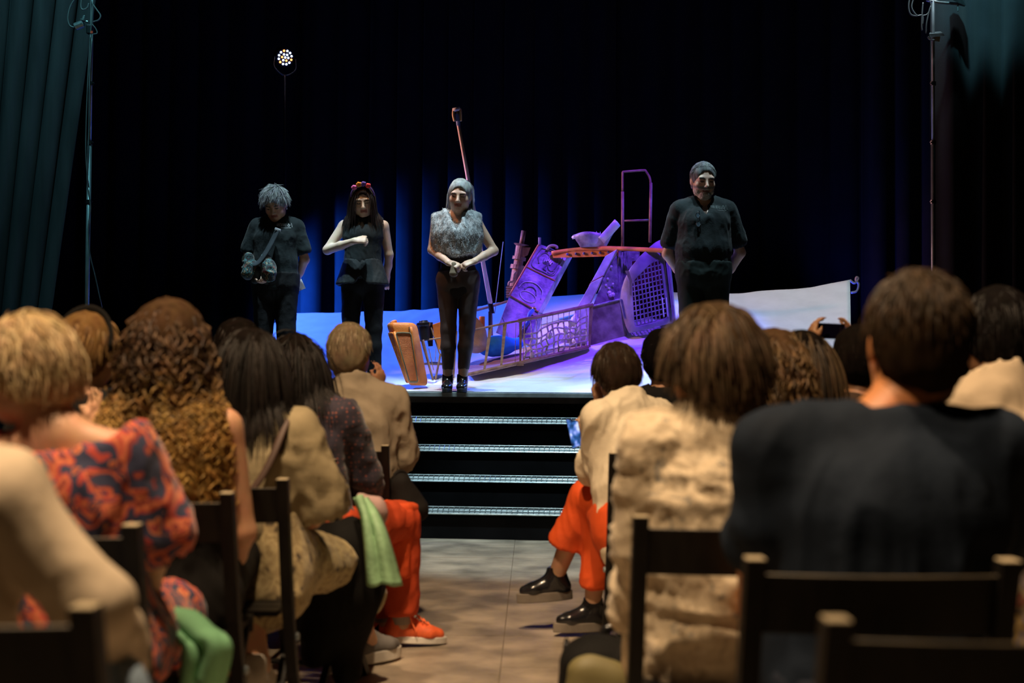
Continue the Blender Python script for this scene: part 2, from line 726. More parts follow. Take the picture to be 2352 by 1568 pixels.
STAND = dict(pelvis=(0, 0, .93), waist=(0, .0, 1.07), chest=(0, .005, 1.27), neck=(0, -.012, 1.445), head=(0, .012, 1.585),
             shR=(.165, -.015, 1.36), shL=(-.165, -.015, 1.36), hipR=(.088, 0, .90), hipL=(-.088, 0, .90),
             knR=(.095, .015, .49), knL=(-.095, .015, .49), anR=(.10, -.02, .085), anL=(-.10, -.02, .085),
             elR=(.235, -.03, 1.11), elL=(-.235, -.03, 1.11), wrR=(.25, .03, .87), wrL=(-.25, .03, .87))
SIT = dict(pelvis=(0, 0, .555), waist=(0, -.01, .69), chest=(0, .0, .89), neck=(0, -.005, 1.062), head=(0, .03, 1.20),
           shR=(.165, -.005, .992), shL=(-.165, -.005, .992), hipR=(.092, .02, .535), hipL=(-.092, .02, .535),
           knR=(.12, .43, .525), knL=(-.12, .43, .525), anR=(.12, .44, .085), anL=(-.12, .44, .085),
           elR=(.245, .02, .735), elL=(-.245, .02, .735), wrR=(.13, .24, .64), wrL=(-.13, .24, .64))
UPPER = ('waist', 'chest', 'neck', 'head', 'shR', 'shL', 'elR', 'elL', 'wrR', 'wrL')


class Person:
    def __init__(s, label, loc, yaw=0.0, pose='sit', up=1.0, lean=0.0, side=0.0, twist=0.0, over=None, head=(0, 0, 0), head_off=(0, 0, 0),
                 girth=1.0, res=0.009, skin=(.55, .30, .18), group=None, shw=1.0, size=1.0, headsize=1.0):
        s.label, s.group = label, group
        s.base = np.asarray(loc, float)
        s.Rz = rot('Z', yaw)
        s.yaw = R(yaw)
        s.res, s.skin, s.g = res, np.array(skin), girth
        s.size = size
        J = {k: np.array(v, float) * size for k, v in (SIT if pose == 'sit' else STAND).items()}
        if pose == 'sit' and size != 1.0:
            dz = .555 * (1 - size)
            for k in J:
                if not k.startswith(('kn', 'an')):
                    J[k][2] += dz
                elif k.startswith('kn'):
                    J[k][2] += dz
        for k in ('shR', 'shL', 'elR', 'elL', 'wrR', 'wrL'):
            J[k][0] *= shw
        p = J['pelvis']
        Ru = rot('Z', twist) @ rot('Y', side) @ rot('X', -lean)
        for k in UPPER:
            J[k] = p + Ru @ ((J[k] - p) * (1, 1, up))
        s.Ru = Ru
        J['head'] = J['head'] + np.array(head_off, float)
        s.J = J
        for k, v in (over or {}).items():
            J[k] = s.loc(v)
        s.Rh = rot('Z', head[0]) @ rot('X', -head[1]) @ rot('Y', head[2])
        s.right = nrm(J['shR'] - J['shL'])
        s.hs = size * headsize
        s.obj = None

    def loc(s, v):
        """('p', px, py, depth) pixel points become local points"""
        if v[0] == 'p':
            return s.Rz.T @ (at(v[1], v[2], v[3]) - s.base)
        return np.array(v, float)

    def world(s, V):
        return np.asarray(V) @ s.Rz.T + s.base

    def hp(s, c):
        return s.J['head'] + s.Rh @ (np.array(c, float) * s.hs)

    # ---- surfaces
    def torso(s, S, e=0.0, lo=0.0, chest=1.0, belly=1.0, hips=True, k=.02):
        J, g, z = s.J, s.g, s.size
        r = s.right
        hr = nrm(J['hipR'] - J['hipL'])
        pw, pd, ww, wd, cw, cd = .150 * g * z + e, .104 * g * z + e, .122 * g * belly * z + e, .094 * g * belly * z + e, .146 * g * chest * z + e, .102 * g * chest * z + e
        if hips:
            S.seg(J['pelvis'] - (J['waist'] - J['pelvis']) * (.35 + lo), J['pelvis'], pw * .97, pd * .97, pw, pd, hr, n=2.2, k=k)
        S.seg(J['pelvis'], J['waist'], pw, pd, ww, wd, r, n=2.2, k=k)
        S.seg(J['waist'], J['chest'], ww, wd, cw, cd, r, n=2.2, k=k)
        top = J['chest'] + (J['neck'] - J['chest']) * .66
        S.seg(J['chest'], top, cw, cd, .098 * z + e, .066 * z + e, r, n=2.2, k=k)
        for h in 'RL':
            sh = J['sh' + h]
            S.cone(J['neck'] + (J['chest'] - J['neck']) * .12, sh + (J['neck'] - sh) * .12, .046 * z + e * .8, .046 * z * (.6 + .4 * g) + e * .9, k=.03)
            S.cone(J['chest'] + (sh - J['chest']) * .4, sh - (sh - J['el' + h]) * .06, .07 * z * (.5 + .5 * g) + e * .6, .045 * z + e * .8, k=.03)

    def arm(s, S, h, e=0.0, frac=2.0, k=.016, flare=0.0):
        """upper arm then forearm, up to frac (1 = elbow, 2 = wrist)"""
        J, z, g = s.J, s.size, .7 + .3 * s.g
        a, b, c = J['sh' + h], J['el' + h], J['wr' + h]
        f = min(frac, 1)
        end = a + (b - a) * f
        S.cone(a, end, .047 * z * g + e, (.047 - .009 * f) * z * g + e + (flare if frac <= 1 else 0), k=k)
        if frac > 1:
            f = frac - 1
            S.cone(b, b + (c - b) * f * .5, .039 * z * g + e, .041 * z * g - .004 * f + e, k=k)
            S.cone(b + (c - b) * f * .5, b + (c - b) * f, .04 * z * g - .004 * f + e, (.041 - .015 * f) * z * g + e + flare, k=k)
            end = b + (c - b) * f
        return end

    def leg(s, S, h, e=0.0, frac=2.0, k=.02, flare=0.0):
        J, z, g = s.J, s.size, .6 + .4 * s.g
        a, b, c = J['hip' + h], J['kn' + h], J['an' + h]
        f = min(frac, 1)
        end = a + (b - a) * f
        S.cone(a, end, .088 * z * g + e, (.088 - .032 * f) * z * g + e + (flare if frac <= 1 else 0), k=k)
        if frac > 1:
            f = frac - 1
            back = nrm(np.cross(nrm(c - b), s.right)) * -.008
            S.cone(b, b + (c - b) * .35 * min(1, f / .35) + back, .054 * z * g + e, .054 * z * g + e, k=k)
            if f > .35:
                S.cone(b + (c - b) * .35 + back, b + (c - b) * f, .054 * z * g + e, (.054 - .017 * f) * z * g + e + flare, k=k)
            end = b + (c - b) * f
        return end

    def hand(s, S, h, d, n, curl=25, spread=6, thumb=35):
        """palm, four fingers of unequal length bent at the knuckles, thumb from the palm's side; d points along the hand, n out of the palm"""
        z = s.size
        W = s.J['wr' + h]
        d = nrm(s.loc(d) if d[0] == 'p' else d)
        n = nrm(np.asarray(n, float) - d * float(np.dot(n, d)))
        side = np.cross(d, n) * (1 if h == 'R' else -1)     # towards the thumb
        side = nrm(side)
        P1 = W + d * .085 * z
        S.seg(W - d * .005, P1, .029 * z, .017 * z, .041 * z, .014 * z, side, n=2.2, k=.015)
        for i, (off, L) in enumerate(((.03, .072), (.01, .082), (-.01, .076), (-.029, .06))):
            b = P1 + side * off * z - d * .006 * z
            a0 = math.radians(curl * .8)
            dd = nrm(d + side * math.sin(math.radians(spread)) * (1.5 - i) * .6)
            p, r = b, .0095 * z
            ang = a0
            for L_ in (.45, .32, .25):
                v = dd * math.cos(ang) + n * math.sin(ang)
                q = p + v * L * L_ * z
                S.cone(p, q, r, r * .9, k=.004)
                p, r = q, r * .9
                ang += math.radians(curl)
        t0 = W + d * .028 * z + side * .026 * z
        ta = math.radians(thumb)
        v = nrm(d * math.cos(ta) + side * math.sin(ta) + n * .25)
        t1 = t0 + v * .042 * z
        t2 = t1 + nrm(d * .9 + side * .25 + n * .35) * .032 * z
        S.cone(t0, t1, .0135 * z, .0115 * z, k=.012)
        S.cone(t1, t2, .0115 * z, .009 * z, k=.004)

    def head(s, S, face=True):
        J, hp, z, Rh = s.J, s.hp, s.hs, s.Rh
        S.cone(J['neck'] - (J['neck'] - J['chest']) * .1, hp((0, -.022, -.06)), .058 * s.size, .053 * z, k=.03)

        def E(c, r, k=.02, sub=False, Rm=None):
            S.ell(hp(c), np.array(r) * z, Rh if Rm is None else Rh @ Rm, k=k, sub=sub)
        E((0, -.012, .032), (.074, .093, .084))
        E((0, .028, -.03), (.06, .062, .082), .03)
        E((0, .052, -.085), (.034, .032, .03), .025)
        for q in (-1, 1):
            E((.043 * q, .052, -.028), (.026, .028, .03), .025)
            E((.0765 * q, -.012, -.008), (.008, .018, .031), .008, Rm=rot('Z', 20 * q))
            E((.047 * q, .012, -.062), (.02, .035, .035), .025)
        if face:
            S.cone(hp((-.042, .074, .022)), hp((.042, .074, .022)), .014 * z, .014 * z, k=.015)
            for q in (-1, 1):
                E((.031 * q, .094, .001), (.017, .014, .011), .008, sub=True)
                E((.031 * q, .074, .0), (.0145, .0145, .0125), .004)
            S.cone(hp((0, .088, .006)), hp((0, .109, -.03)), .0085 * z, .0125 * z, k=.01)
            for q in (-1, 1):
                E((.011 * q, .097, -.034), (.008, .01, .007), .006)
            S.cone(hp((-.02, .079, -.0555)), hp((.02, .079, -.0555)), .0075 * z, .0075 * z, k=.006)
            S.cone(hp((-.017, .078, -.066)), hp((.017, .078, -.066)), .0085 * z, .0085 * z, k=.006)
            S.ell(hp((0, .093, -.0605)), np.array((.024, .01, .0022)) * z, Rh, k=.003, sub=True)

    def face_paint(s, V, brow=(.05, .04, .035), lip=(.42, .14, .11), iris=True, stubble=None):
        C = np.tile(s.skin, (len(V), 1))
        q = ((V - s.J['head']) @ s.Rh) / s.hs
        x, y, z = np.abs(q[:, 0]), q[:, 1], q[:, 2]
        fr = (y > .045) & (np.abs(z) < .16)
        C[fr & (np.abs(z + .0605) < .013) & (x < .026)] = lip
        C[fr & (np.abs(z + .0605) < .0022) & (x < .024)] = np.array(lip) * .35
        C[fr & (np.abs(z - .021 - .1 * (x - .03)) < .0058) & (x > .012) & (x < .05)] = brow
        C[fr & (np.abs(z + .001) < .0045) & (np.abs(x - .031) < .014)] = (.03, .02, .018)
        ck = fr & ((x - .045) ** 2 + (z + .03) ** 2 < .018 ** 2)
        C[ck] = C[ck] * .75 + np.array((.6, .22, .16)) * .25
        if stubble is not None:
            C[(y > .0) & (z < -.03) & (z > -.12) & (np.abs(z + .0605) > .014)] = stubble
        return C

    # ---- objects
    def body(s, hands=None, face=True, paint=None, feet=True):
        S = SDF(s.res)
        s.torso(S, -.006)
        for h in 'RL':
            s.arm(S, h)
            s.leg(S, h)
            if feet:
                a = s.J['an' + h]
                f = s.foot_dir(h)
                S.cone(a + np.array((0, 0, -.02)), a + f * .12 + np.array((0, 0, -.05)), .032, .024, k=.03)
            hd = (hands or {}).get(h)
            if hd:
                s.hand(S, h, *hd)
            else:
                dv = nrm(s.J['wr' + h] - s.J['el' + h])
                nv = np.array((-1 if h == 'R' else 1, .1, -.2)) if abs(dv[2]) > .6 else np.array((0, 0, -1.0))
                s.hand(S, h, dv, nv, 28)
        s.head(S, face)
        V, F = S.mesh()
        V = relax(V, F, 1, .4)
        C = s.face_paint(V, **(paint or {}))
        s.obj = mesh_obj('person', s.world(V), F, mat_vcol('skin', .52, bump=.08), loc=s.base, rotz=s.yaw, smooth=True, colors=C)
        tag(s.obj, s.label, 'person', s.group)
        return s.obj

    def foot_dir(s, h):
        c = s.J.get('toe' + h)
        if c is not None:
            return nrm(c - s.J['an' + h])
        k = s.J['kn' + h] - s.J['hip' + h]
        k = k * (1, 1, 0)
        return nrm(k) if np.linalg.norm(k) > .15 else np.array((0, 1.0, 0))

    def cloth(s, name, S, material, folds=.006, fscale=9.0, fdir=(1, 1, .45), seed=0, label=None, relax_it=2, ribs=None):
        V, F = S.mesh()
        if len(V) == 0:
            return None
        V = relax(V, F, relax_it, .5)
        N = vnormals(V, F)
        q = V * np.array(fdir) * fscale + seed * 3.7
        q2 = q + 1.3 * np.stack([vnoise(q * .6 + 9), vnoise(q * .6 + 21), vnoise(q * .6 + 35)], 1)
        d = -.45
        for f_, a_ in ((1.0, 1.0), (2.1, .7), (4.2, .35)):
            d = d + a_ * (1 - np.abs(2 * vnoise(q2 * f_ + 5 * f_) - 1) * 1.25) ** 2
        if ribs:
            d = d + ribs[1] * np.sin(V[:, 2] * ribs[0])
        V = V + N * (d * folds)[:, None]
        o = mesh_obj(name, s.world(V), F, material, s.obj, smooth=True)
        if label:
            o['label'] = label
        return o

    def shirt(s, material, sleeve=.62, e=.014, long=.25, belly=1.06, neck='round', name='shirt', flare=.012, res=None, folds=.009, fscale=12.0,
              seed=0, label=None, fdir=(1, 1, .45), vdepth=.12, armhole=.0, k=.02, ribs=None, chest=1.0, hem=None):
        S = SDF(res or max(s.res * 1.15, .0095))
        s.torso(S, e, lo=long, belly=belly, k=k, chest=chest)
        J = s.J
        for h in 'RL':
            if sleeve > 0:
                end = s.arm(S, h, e, sleeve, flare=flare)
                a, b = (J['sh' + h], J['el' + h]) if sleeve <= 1 else (J['el' + h], J['wr' + h])
                ax = nrm(b - a)
                S.ell(end + ax * .062, (.06, .06, .06), k=.006, sub=True) if sleeve < 2.2 else None
        for h in 'RL':
            if sleeve == 0:
                ax = nrm(J['sh' + h] - J['chest']) + np.array((0, 0, .15))
                S.ell(J['sh' + h] + s.right * (1 if h == 'R' else -1) * (.072 - armhole), (.075, .16, .17), k=.01, sub=True)
        nk = J['neck']
        upv = nrm(J['neck'] - J['chest'])
        fw = np.cross(upv, s.right)
        if neck == 'round':
            S.ell(nk + upv * .045 + fw * .02, (.078 * s.size, .085 * s.size, .06), k=.01, sub=True)
        elif neck == 'v':
            S.ell(nk + upv * .045 + fw * .02, (.088 * s.size, .09 * s.size, .062), k=.01, sub=True)
            S.cone(nk + fw * .09 + upv * .03, nk + fw * .13 - upv * vdepth, .092, .016, k=.008, sub=True)
        elif neck == 'wide':
            S.ell(nk + upv * .015, (.175 * s.size, .13 * s.size, .085), k=.012, sub=True)
        elif neck == 'collar':
            S.cone(nk + upv * -.02 - fw * .004, nk + upv * .035 - fw * .004, .072 * s.size, .066 * s.size, k=.02)
            S.ell(nk + upv * .085 + fw * .03, (.08, .085, .06), k=.008, sub=True)
        if hem:
            for hp_, hn in hem:
                S.cut(hp_, hn)
        return s.cloth(name, S, material, folds, fscale, fdir, seed, label, ribs=ribs)

    def trousers(s, material, frac=1.93, e=.012, name='trousers', flare=.01, folds=.005, res=None, seed=0, label=None, belly=1.0):
        S = SDF(res or max(s.res * 1.15, .0095))
        J, g, z = s.J, s.g, s.size
        hr = nrm(J['hipR'] - J['hipL'])
        d = J['waist'] - J['pelvis']
        S.seg(J['pelvis'] - d * .35, J['pelvis'] + d * .3, .158 * g * z + e, .112 * g * z + e, .158 * g * z + e, .113 * g * belly * z + e, hr, flat=(False, True), k=.04)
        for h in 'RL':
            end = s.leg(S, h, e, frac, flare=flare)
            a, b = (J['hip' + h], J['kn' + h]) if frac <= 1 else (J['kn' + h], J['an' + h])
            S.ell(end + nrm(b - a) * .078, (.08, .08, .07), k=.006, sub=True)
        return s.cloth(name, S, material, folds, 8.0, (1, 1, .6), seed, label)

    # ---- hair
    def cap(s, material, color, grow=.010, back=0.0, res=None, low=-.07, front=.085, name='hair', noise=.005, rear=1.0):
        S = SDF(res or s.res)
        hp, z = s.hp, s.hs
        S.ell(hp((0, -.014, .034)), np.array((.075 + grow, .093 + grow, .085 + grow)) * z, s.Rh, k=.02)
        S.ell(hp((0, -.05, -.015)), np.array((.066 + grow, .055 * rear + grow, .07 + grow)) * z, s.Rh, k=.03)
        fwd = s.Rh @ np.array((0, 1.0, 0))
        S.ell(hp((0, front + .06, -.032)), np.array((.074, .10, .118)) * z, s.Rh, k=.012, sub=True)
        S.cut(hp((0, 0, low)), s.Rh @ np.array((0, .25, -1.0)))
        V, F = S.mesh()
        N = vnormals(V, F)
        V = V + N * (noise * (vnoise(V * np.array((70, 70, 18))) - .3) * 2)[:, None]
        rn = vnoise(V * np.array((90, 90, 12)))
        rn = rn * .5
        C = np.array(color[0])[None] * (1 - rn[:, None]) + np.array(color[1])[None] * rn[:, None]
        s.hair = mesh_obj(name, s.world(V), F, mat_vcol('hair_under', .9, .04, bump=.2, bscale=60), s.obj, smooth=True, colors=C)
        return s.hair

    def strands(s, material, color, n=900, length=.06, lvar=.3, rad=.0025, comb=(0, -.4, -1), lift=.35, grav=.25, curl=None, seed=1, grow=.008,
                hairline=.22, nape=-.5, steps=6, name='hair_strands', parent=None, keep=None, part=None, stiff=.8, avoid=True, root=None, flatten=1.0,
                tips=None, back=0.0, xmax=None, ramp=.05):
        rs = np.random.RandomState(seed)
        m = int(n * 2.6)
        d = rs.normal(size=(m, 3))
        d /= np.linalg.norm(d, axis=1)[:, None]
        ok = (d[:, 1] < hairline + .75 * d[:, 2]) & (d[:, 2] > nape) & ~((np.abs(d[:, 0]) > .78) & (d[:, 2] < .0) & (d[:, 1] > -.25))
        if keep is not None:
            ok &= keep(d)
        d = d[ok][:n]
        n = len(d)
        rr = np.array((.075, .093, .085)) + grow
        c = np.array((0, -.014, .034))
        P = c + d * rr
        nn = d / rr
        nn /= np.linalg.norm(nn, axis=1)[:, None]
        cb = np.tile(np.array(comb, float), (n, 1))
        if part is not None:                        # hair falls away from a parting at x = part
            cb[:, 0] += np.sign(P[:, 0] - part) * .9
        cb = cb + rs.normal(size=(n, 3)) * np.clip(nn[:, 2:3], 0, 1) ** 2 * float(np.clip(lift * 3, 0, .6))
        dr = cb - nn * np.sum(cb * nn, 1)[:, None]
        dr = dr / (np.linalg.norm(dr, axis=1)[:, None] + 1e-6) + nn * lift + rs.normal(size=(n, 3)) * .12
        dr /= np.linalg.norm(dr, axis=1)[:, None]
        # to person space
        P = s.J['head'] + (P * s.hs) @ s.Rh.T
        dr = dr @ s.Rh.T
        L = length * s.hs * (1 + lvar * (rs.rand(n) * 2 - 1))
        st_ = (L / steps)[:, None]
        path = [P]
        hc = s.hp(c)
        hr = (rr + .001) * s.hs
        J = s.J
        ch = J['chest'] + (J['neck'] - J['chest']) * .25
        cr = np.array((.19 * s.g, .14 * s.g, .20)) * s.size
        for i in range(steps):
            dr = dr * stiff + np.array((0, 0, -1.0)) * grav
            if back:
                q = (P - hc) @ s.Rh
                dr = dr + np.where(q[:, 1:2] > -.06, 1, 0) * (s.Rh @ np.array((0, -back, 0)))
            dr /= np.linalg.norm(dr, axis=1)[:, None]
            P = P + dr * st_
            if xmax:
                q = (P - hc) @ s.Rh
                q[:, 0] = np.clip(q[:, 0], -xmax[0], xmax[1])
                P = hc + q @ s.Rh.T
            if avoid:
                q = ((P - hc) @ s.Rh) / hr
                ln = np.linalg.norm(q, axis=1)
                ins = ln < 1
                P[ins] = hc + ((q[ins] / ln[ins][:, None]) * hr) @ s.Rh.T
                q = (P - ch) / cr
                ln = np.linalg.norm(q, axis=1)
                ins = ln < 1.0
                P[ins] = ch + (q[ins] / ln[ins][:, None]) * cr
            path.append(P.copy())
        path = np.stack(path, 1)                     # n, steps+1, 3
        if curl:
            up_ = 2
            t0 = np.arange(steps + 1)
            t1 = np.linspace(0, steps, steps * up_ + 1)
            i0 = np.clip(np.floor(t1).astype(int), 0, steps - 1)
            fr = (t1 - i0)[None, :, None]
            path = path[:, i0] * (1 - fr) + path[:, i0 + 1] * fr
            tt = (t1 / steps)[None, :] * L[:, None]
            ph = rs.rand(n)[:, None] * 6.28
            sg = np.where(rs.rand(n) < .5, -1, 1)[:, None]
            am = curl[0] * (.5 + rs.rand(n)[:, None]) * np.clip(tt / ramp, .12, 1)
            wl = curl[1] * (.7 + .6 * rs.rand(n)[:, None])
            a = tt / wl * 6.283 * sg + ph
            path = path + np.stack([np.cos(a) * am, np.sin(a) * am, np.zeros_like(a)], 2)
        k = path.shape[1]
        T = np.gradient(path, axis=1)
        T /= np.linalg.norm(T, axis=2)[:, :, None] + 1e-9
        side = np.cross(T, np.array((.13, .31, .94)))
        side /= np.linalg.norm(side, axis=2)[:, :, None] + 1e-9
        oth = np.cross(T, side)
        taper = np.clip(1.15 - np.linspace(0, 1, k) ** 2, .12, 1)[None, :, None] * rad * (.7 + .6 * rs.rand(n))[:, None, None]
        ring = []
        for j in range(3):
            a = 2.094 * j
            ring.append(path + (math.cos(a) * side + math.sin(a) * oth * flatten) * taper)
        V = np.stack(ring, 2).reshape(-1, 3)         # n, k, 3 sides
        idx = np.arange(n * k * 3).reshape(n, k, 3)
        Q = []
        for j in range(3):
            j2 = (j + 1) % 3
            Q.append(np.stack([idx[:, :-1, j], idx[:, :-1, j2], idx[:, 1:, j2], idx[:, 1:, j]], -1).reshape(-1, 4))
        Q = np.concatenate(Q)
        mixv = rs.rand(n)
        C = np.array(color[0])[None] * (1 - mixv[:, None]) + np.array(color[1])[None] * mixv[:, None]
        C = np.repeat(C, k * 3, axis=0).reshape(n, k * 3, 3)
        if tips is not None:
            tt = np.repeat(np.linspace(0, 1, k), 3)[None, :, None]
            tt = np.clip((tt - .35) / .5, 0, 1)
            C = C * (1 - tt) + np.array(tips)[None, None] * (.6 + .8 * mixv[:, None, None]) * tt
        o = mesh_obj(name, s.world(V), Q, material, parent or s.hair, smooth=True, colors=C.reshape(-1, 3))
        o['kind'] = 'stuff'
        return o

    # ---- shoes
    def shoe(s, h, kind, m_up, m_sole, label=None, sole=.03, length=.27, high=0.0, m_lace=None):
        """shoe with its sole flat along foot_dir; kind boot or sneaker"""
        a = s.J['an' + h]
        f = s.foot_dir(h)
        up = np.array((0, 0, 1.0))
        if abs(f[2]) > .05:
            up = nrm(up - f * f[2])
        r = nrm(np.cross(f, up))
        z = s.size
        base = a - up * .075 * z
        heel, toe = base - f * .075 * z, base + f * (length - .075) * z
        L = length * z
        S = SDF(.006)
        S.cone(heel + f * .035 + up * .03, heel + f * .05 + up * .07, .036 * z, .036 * z, k=.02)
        S.seg(heel + f * L * .18 + up * .028, heel + f * L * .72 + up * .024, .036 * z, .034 * z, .044 * z, .03 * z, r, k=.02)
        S.cone(heel + f * L * .68 + up * .024, toe - f * .036 + up * .02, .036 * z, .028 * z, k=.02)
        S.cone(heel + f * L * .3 + up * .075, heel + f * L * .55 + up * .045, .034 * z, .028 * z, k=.02)
        if high:
            S.cone(base + f * .0 + up * .06, base - f * .006 + up * (.07 + high), .044 * z, .046 * z, k=.02)
            S.cut(base + up * (.07 + high * .8), up)
        else:
            S.cut(base + up * .098 - f * .02, nrm(up - f * .35))
        S.cut(base + up * .004, -up)
        V, F = S.mesh()
        V = relax(V, F, 2, .5)
        o = mesh_obj('shoe', s.world(V), F, m_up, s.obj, smooth=True)
        if label:
            o['label'] = label
        mb = MB()
        pts = []
        for i in range(28):
            t = i / 28 * 2 * math.pi
            q = math.cos(t)
            wd = .040 * z * (1.0 + .12 * q) * (1 if q < .6 else 1 - .28 * ((q - .6) / .4) ** 2)
            pts.append(base + f * (L * .5 - .075 * z + q * L * .515) + r * math.sin(t) * wd + up * .012)
        mb.poly([s.world(p) for p in pts], s.Rz @ -up, sole)
        mb.build('sole', m_sole, o, bevel=.004)
        if m_lace:
            lb = MB()
            for i in range(5):
                t = .36 + i * .075
                c = heel + f * L * t + up * (.113 - .013 * i - .004 * (i > 1))
                for sg in (-1, 1):
                    lb.tube([s.world(c + r * .026 * sg - up * .006), s.world(c + up * .012 + f * .008), s.world(c - r * .024 * sg + f * .02 - up * .006)], .003, 6)
            c = heel + f * L * .38 + up * .118
            for sg in (-1, 1):
                lb.tube([s.world(p) for p in smooth_path([c, c + r * .03 * sg + up * .012, c + r * .046 * sg - up * .03, c + r * .05 * sg + f * .03 - up * .088])], .0035, 6)
                lb.tube([s.world(p) for p in smooth_path([c, c + r * .02 * sg + up * .03 - f * .015, c + r * .03 * sg + up * .014 - f * .03, c])], .0035, 6)
            lb.build('laces', m_lace, o, smooth=True)
        return o
# ------------------------------------------------------------------ the hall
M_black = mat('black_paint', (.012, .012, .014), .75, var=.3, scale=2)
M_floor = mat('concrete_slab', (.17, .14, .105), .5, color2=(.50, .41, .31), scale=3.4, bump=.25, bscale=30, detail=8, lo=.34, hi=.70)
M_grout = mat('grout', (.20, .165, .125), .9)
M_steel = mat('galvanised_steel', (.42, .50, .52), .38, metal=.85, var=.25, scale=30)
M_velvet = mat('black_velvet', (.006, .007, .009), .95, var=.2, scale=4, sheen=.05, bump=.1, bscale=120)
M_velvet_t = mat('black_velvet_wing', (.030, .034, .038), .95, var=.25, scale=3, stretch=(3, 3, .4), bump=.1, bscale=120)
M_cable = mat('cable_rubber', (.03, .03, .035), .4, var=.2)
M_dmetal = mat('dark_metal', (.05, .055, .06), .35, metal=.8, var=.3, scale=20)

b = MB()
b.slab([st(-9, -14, -.05), st(9, -14, -.05), st(9, 0, -.05), st(-9, 0, -.05)], (0, 0, 1), .044)
floor = struct(b.build('floor', M_grout, loc=(0, 4, 0)))
rs = random.Random(3)


def fl_(u, v):
    return np.array((u + .017 * (v - 8.8), v - .017 * u, -.03))


for j in range(16):
    for i in range(-5, 5):
        u0, v0 = i * .90 + .03, 9.2 - (j + 1) * .60
        b = MB()
        dz = rs.uniform(-.002, 0)
        b.slab([fl_(u0 + .002, v0 + .002), fl_(u0 + .898, v0 + .002), fl_(u0 + .898, v0 + .598), fl_(u0 + .002, v0 + .598)], (0, 0, 1), .03 + dz)
        b.build('slab', M_floor, floor)


def wall(name, p, q, z0, z1, t=.1):
    b = MB()
    p, q = np.array(p, float), np.array(q, float)
    n = np.cross(nrm(q - p), (0, 0, 1))
    b.slab([p + (0, 0, z0), q + (0, 0, z0), q + (0, 0, z1), p + (0, 0, z1)], n, t)
    return struct(b.build(name, M_black))


wall('wall_back', st(-9, 6.2, 0), st(9, 6.2, 0), 0, 8)
wall('wall_left', st(-9, -14, 0), st(-9, 6.2, 0), 0, 8)
wall('wall_right', st(9, 6.2, 0), st(9, -14, 0), 0, 8)
wall('wall_rear', st(9, -14, 0), st(-9, -14, 0), 0, 8)
b = MB()
b.slab([st(-9, -14, 8), st(9, -14, 8), st(9, 6.2, 8), st(-9, 6.2, 8)], (0, 0, 1), .1)
struct(b.build('ceiling', M_black))

# stage platform and its stairs
stage = thing('stage_platform', 'low black stage platform with pale metal strip along its front edge', 'stage', st(0, 0, 0), ST_YAW)
b = MB()
b.slab([st(-7, .02, .92), st(7, .02, .92), st(7, 6.0, .92), st(-7, 6.0, .92)], (0, 0, 1), .08)
b.build('deck', mat('stage_deck', (.05, .055, .06), .45, var=.3, scale=8), stage)
b = MB()
b.slab([st(-7, .05, 0), st(7, .05, 0), st(7, .05, .92), st(-7, .05, .92)], ST_V, .03)
b.build('fascia', mat('fascia_cloth', (.008, .008, .01), .95, spec=.1), stage)
b = MB()
b.slab([st(-7, .0, .965), st(7, .0, .965), st(7, .03, .965), st(-7, .03, .965)], (0, 0, 1), .037)
b.build('edge_strip', mat('edge_aluminium', (.30, .36, .39), .5, metal=.1, var=.2, scale=12), stage, bevel=.004)

stairs = thing('stage_stairs', 'black stage stairs with four metal grated treads', 'stairs', st(.35, -.56, 0), ST_YAW)
M_step = mat('stair_black', (.006, .006, .007), .9, spec=.1)
U0, U1 = -.86, 1.55
for i in range(1, 5):
    z, v = STAGE_H - .2 * i, -.28 * i
    b = MB()
    b.slab([st(U0, v + .02, 0), st(U1, v + .02, 0), st(U1, v + .299, 0), st(U0, v + .299, 0)], (0, 0, 1), z - .012)
    b.build('riser', M_step, stairs)
    b = MB()
    # grated tread nosing, tilted plate of bars
    A0, A1 = np.array((v, z - .026)), np.array((v + .04, z + .018))
    b.tube([st(U0, A0[0], A0[1]), st(U1, A0[0], A0[1])], .007, 6)
    b.tube([st(U0, A1[0], A1[1]), st(U1, A1[0], A1[1])], .0035, 6)
    b.tube([st(U0, (A0[0] + A1[0]) / 2, (A0[1] + A1[1]) / 2), st(U1, (A0[0] + A1[0]) / 2, (A0[1] + A1[1]) / 2)], .002, 5)
    n = int((U1 - U0) / .037)
    for k in range(n + 1):
        u = U0 + (U1 - U0) * k / n
        b.tube([st(u, A0[0], A0[1]), st(u + .004, A1[0], A1[1])], .0032, 5)
    t = b.build('grated_tread', M_steel, stairs)
    b = MB()
    b.slab([st(U0, v + .006, z - .024), st(U1, v + .006, z - .024), st(U1, v + .043, z + .012), st(U0, v + .043, z + .012)], (0, .6, -.6), .004)
    b.build('backing_plate', mat('tread_backing', (.06, .075, .08), .5, metal=.5), t)
    b = MB()
    b.slab([st(U0, v + .045, z - .012), st(U1, v + .045, z - .012), st(U1, v + .30, z - .012), st(U0, v + .30, z - .012)], (0, 0, 1), .012)
    b.build('tread_plate', M_step, stairs)


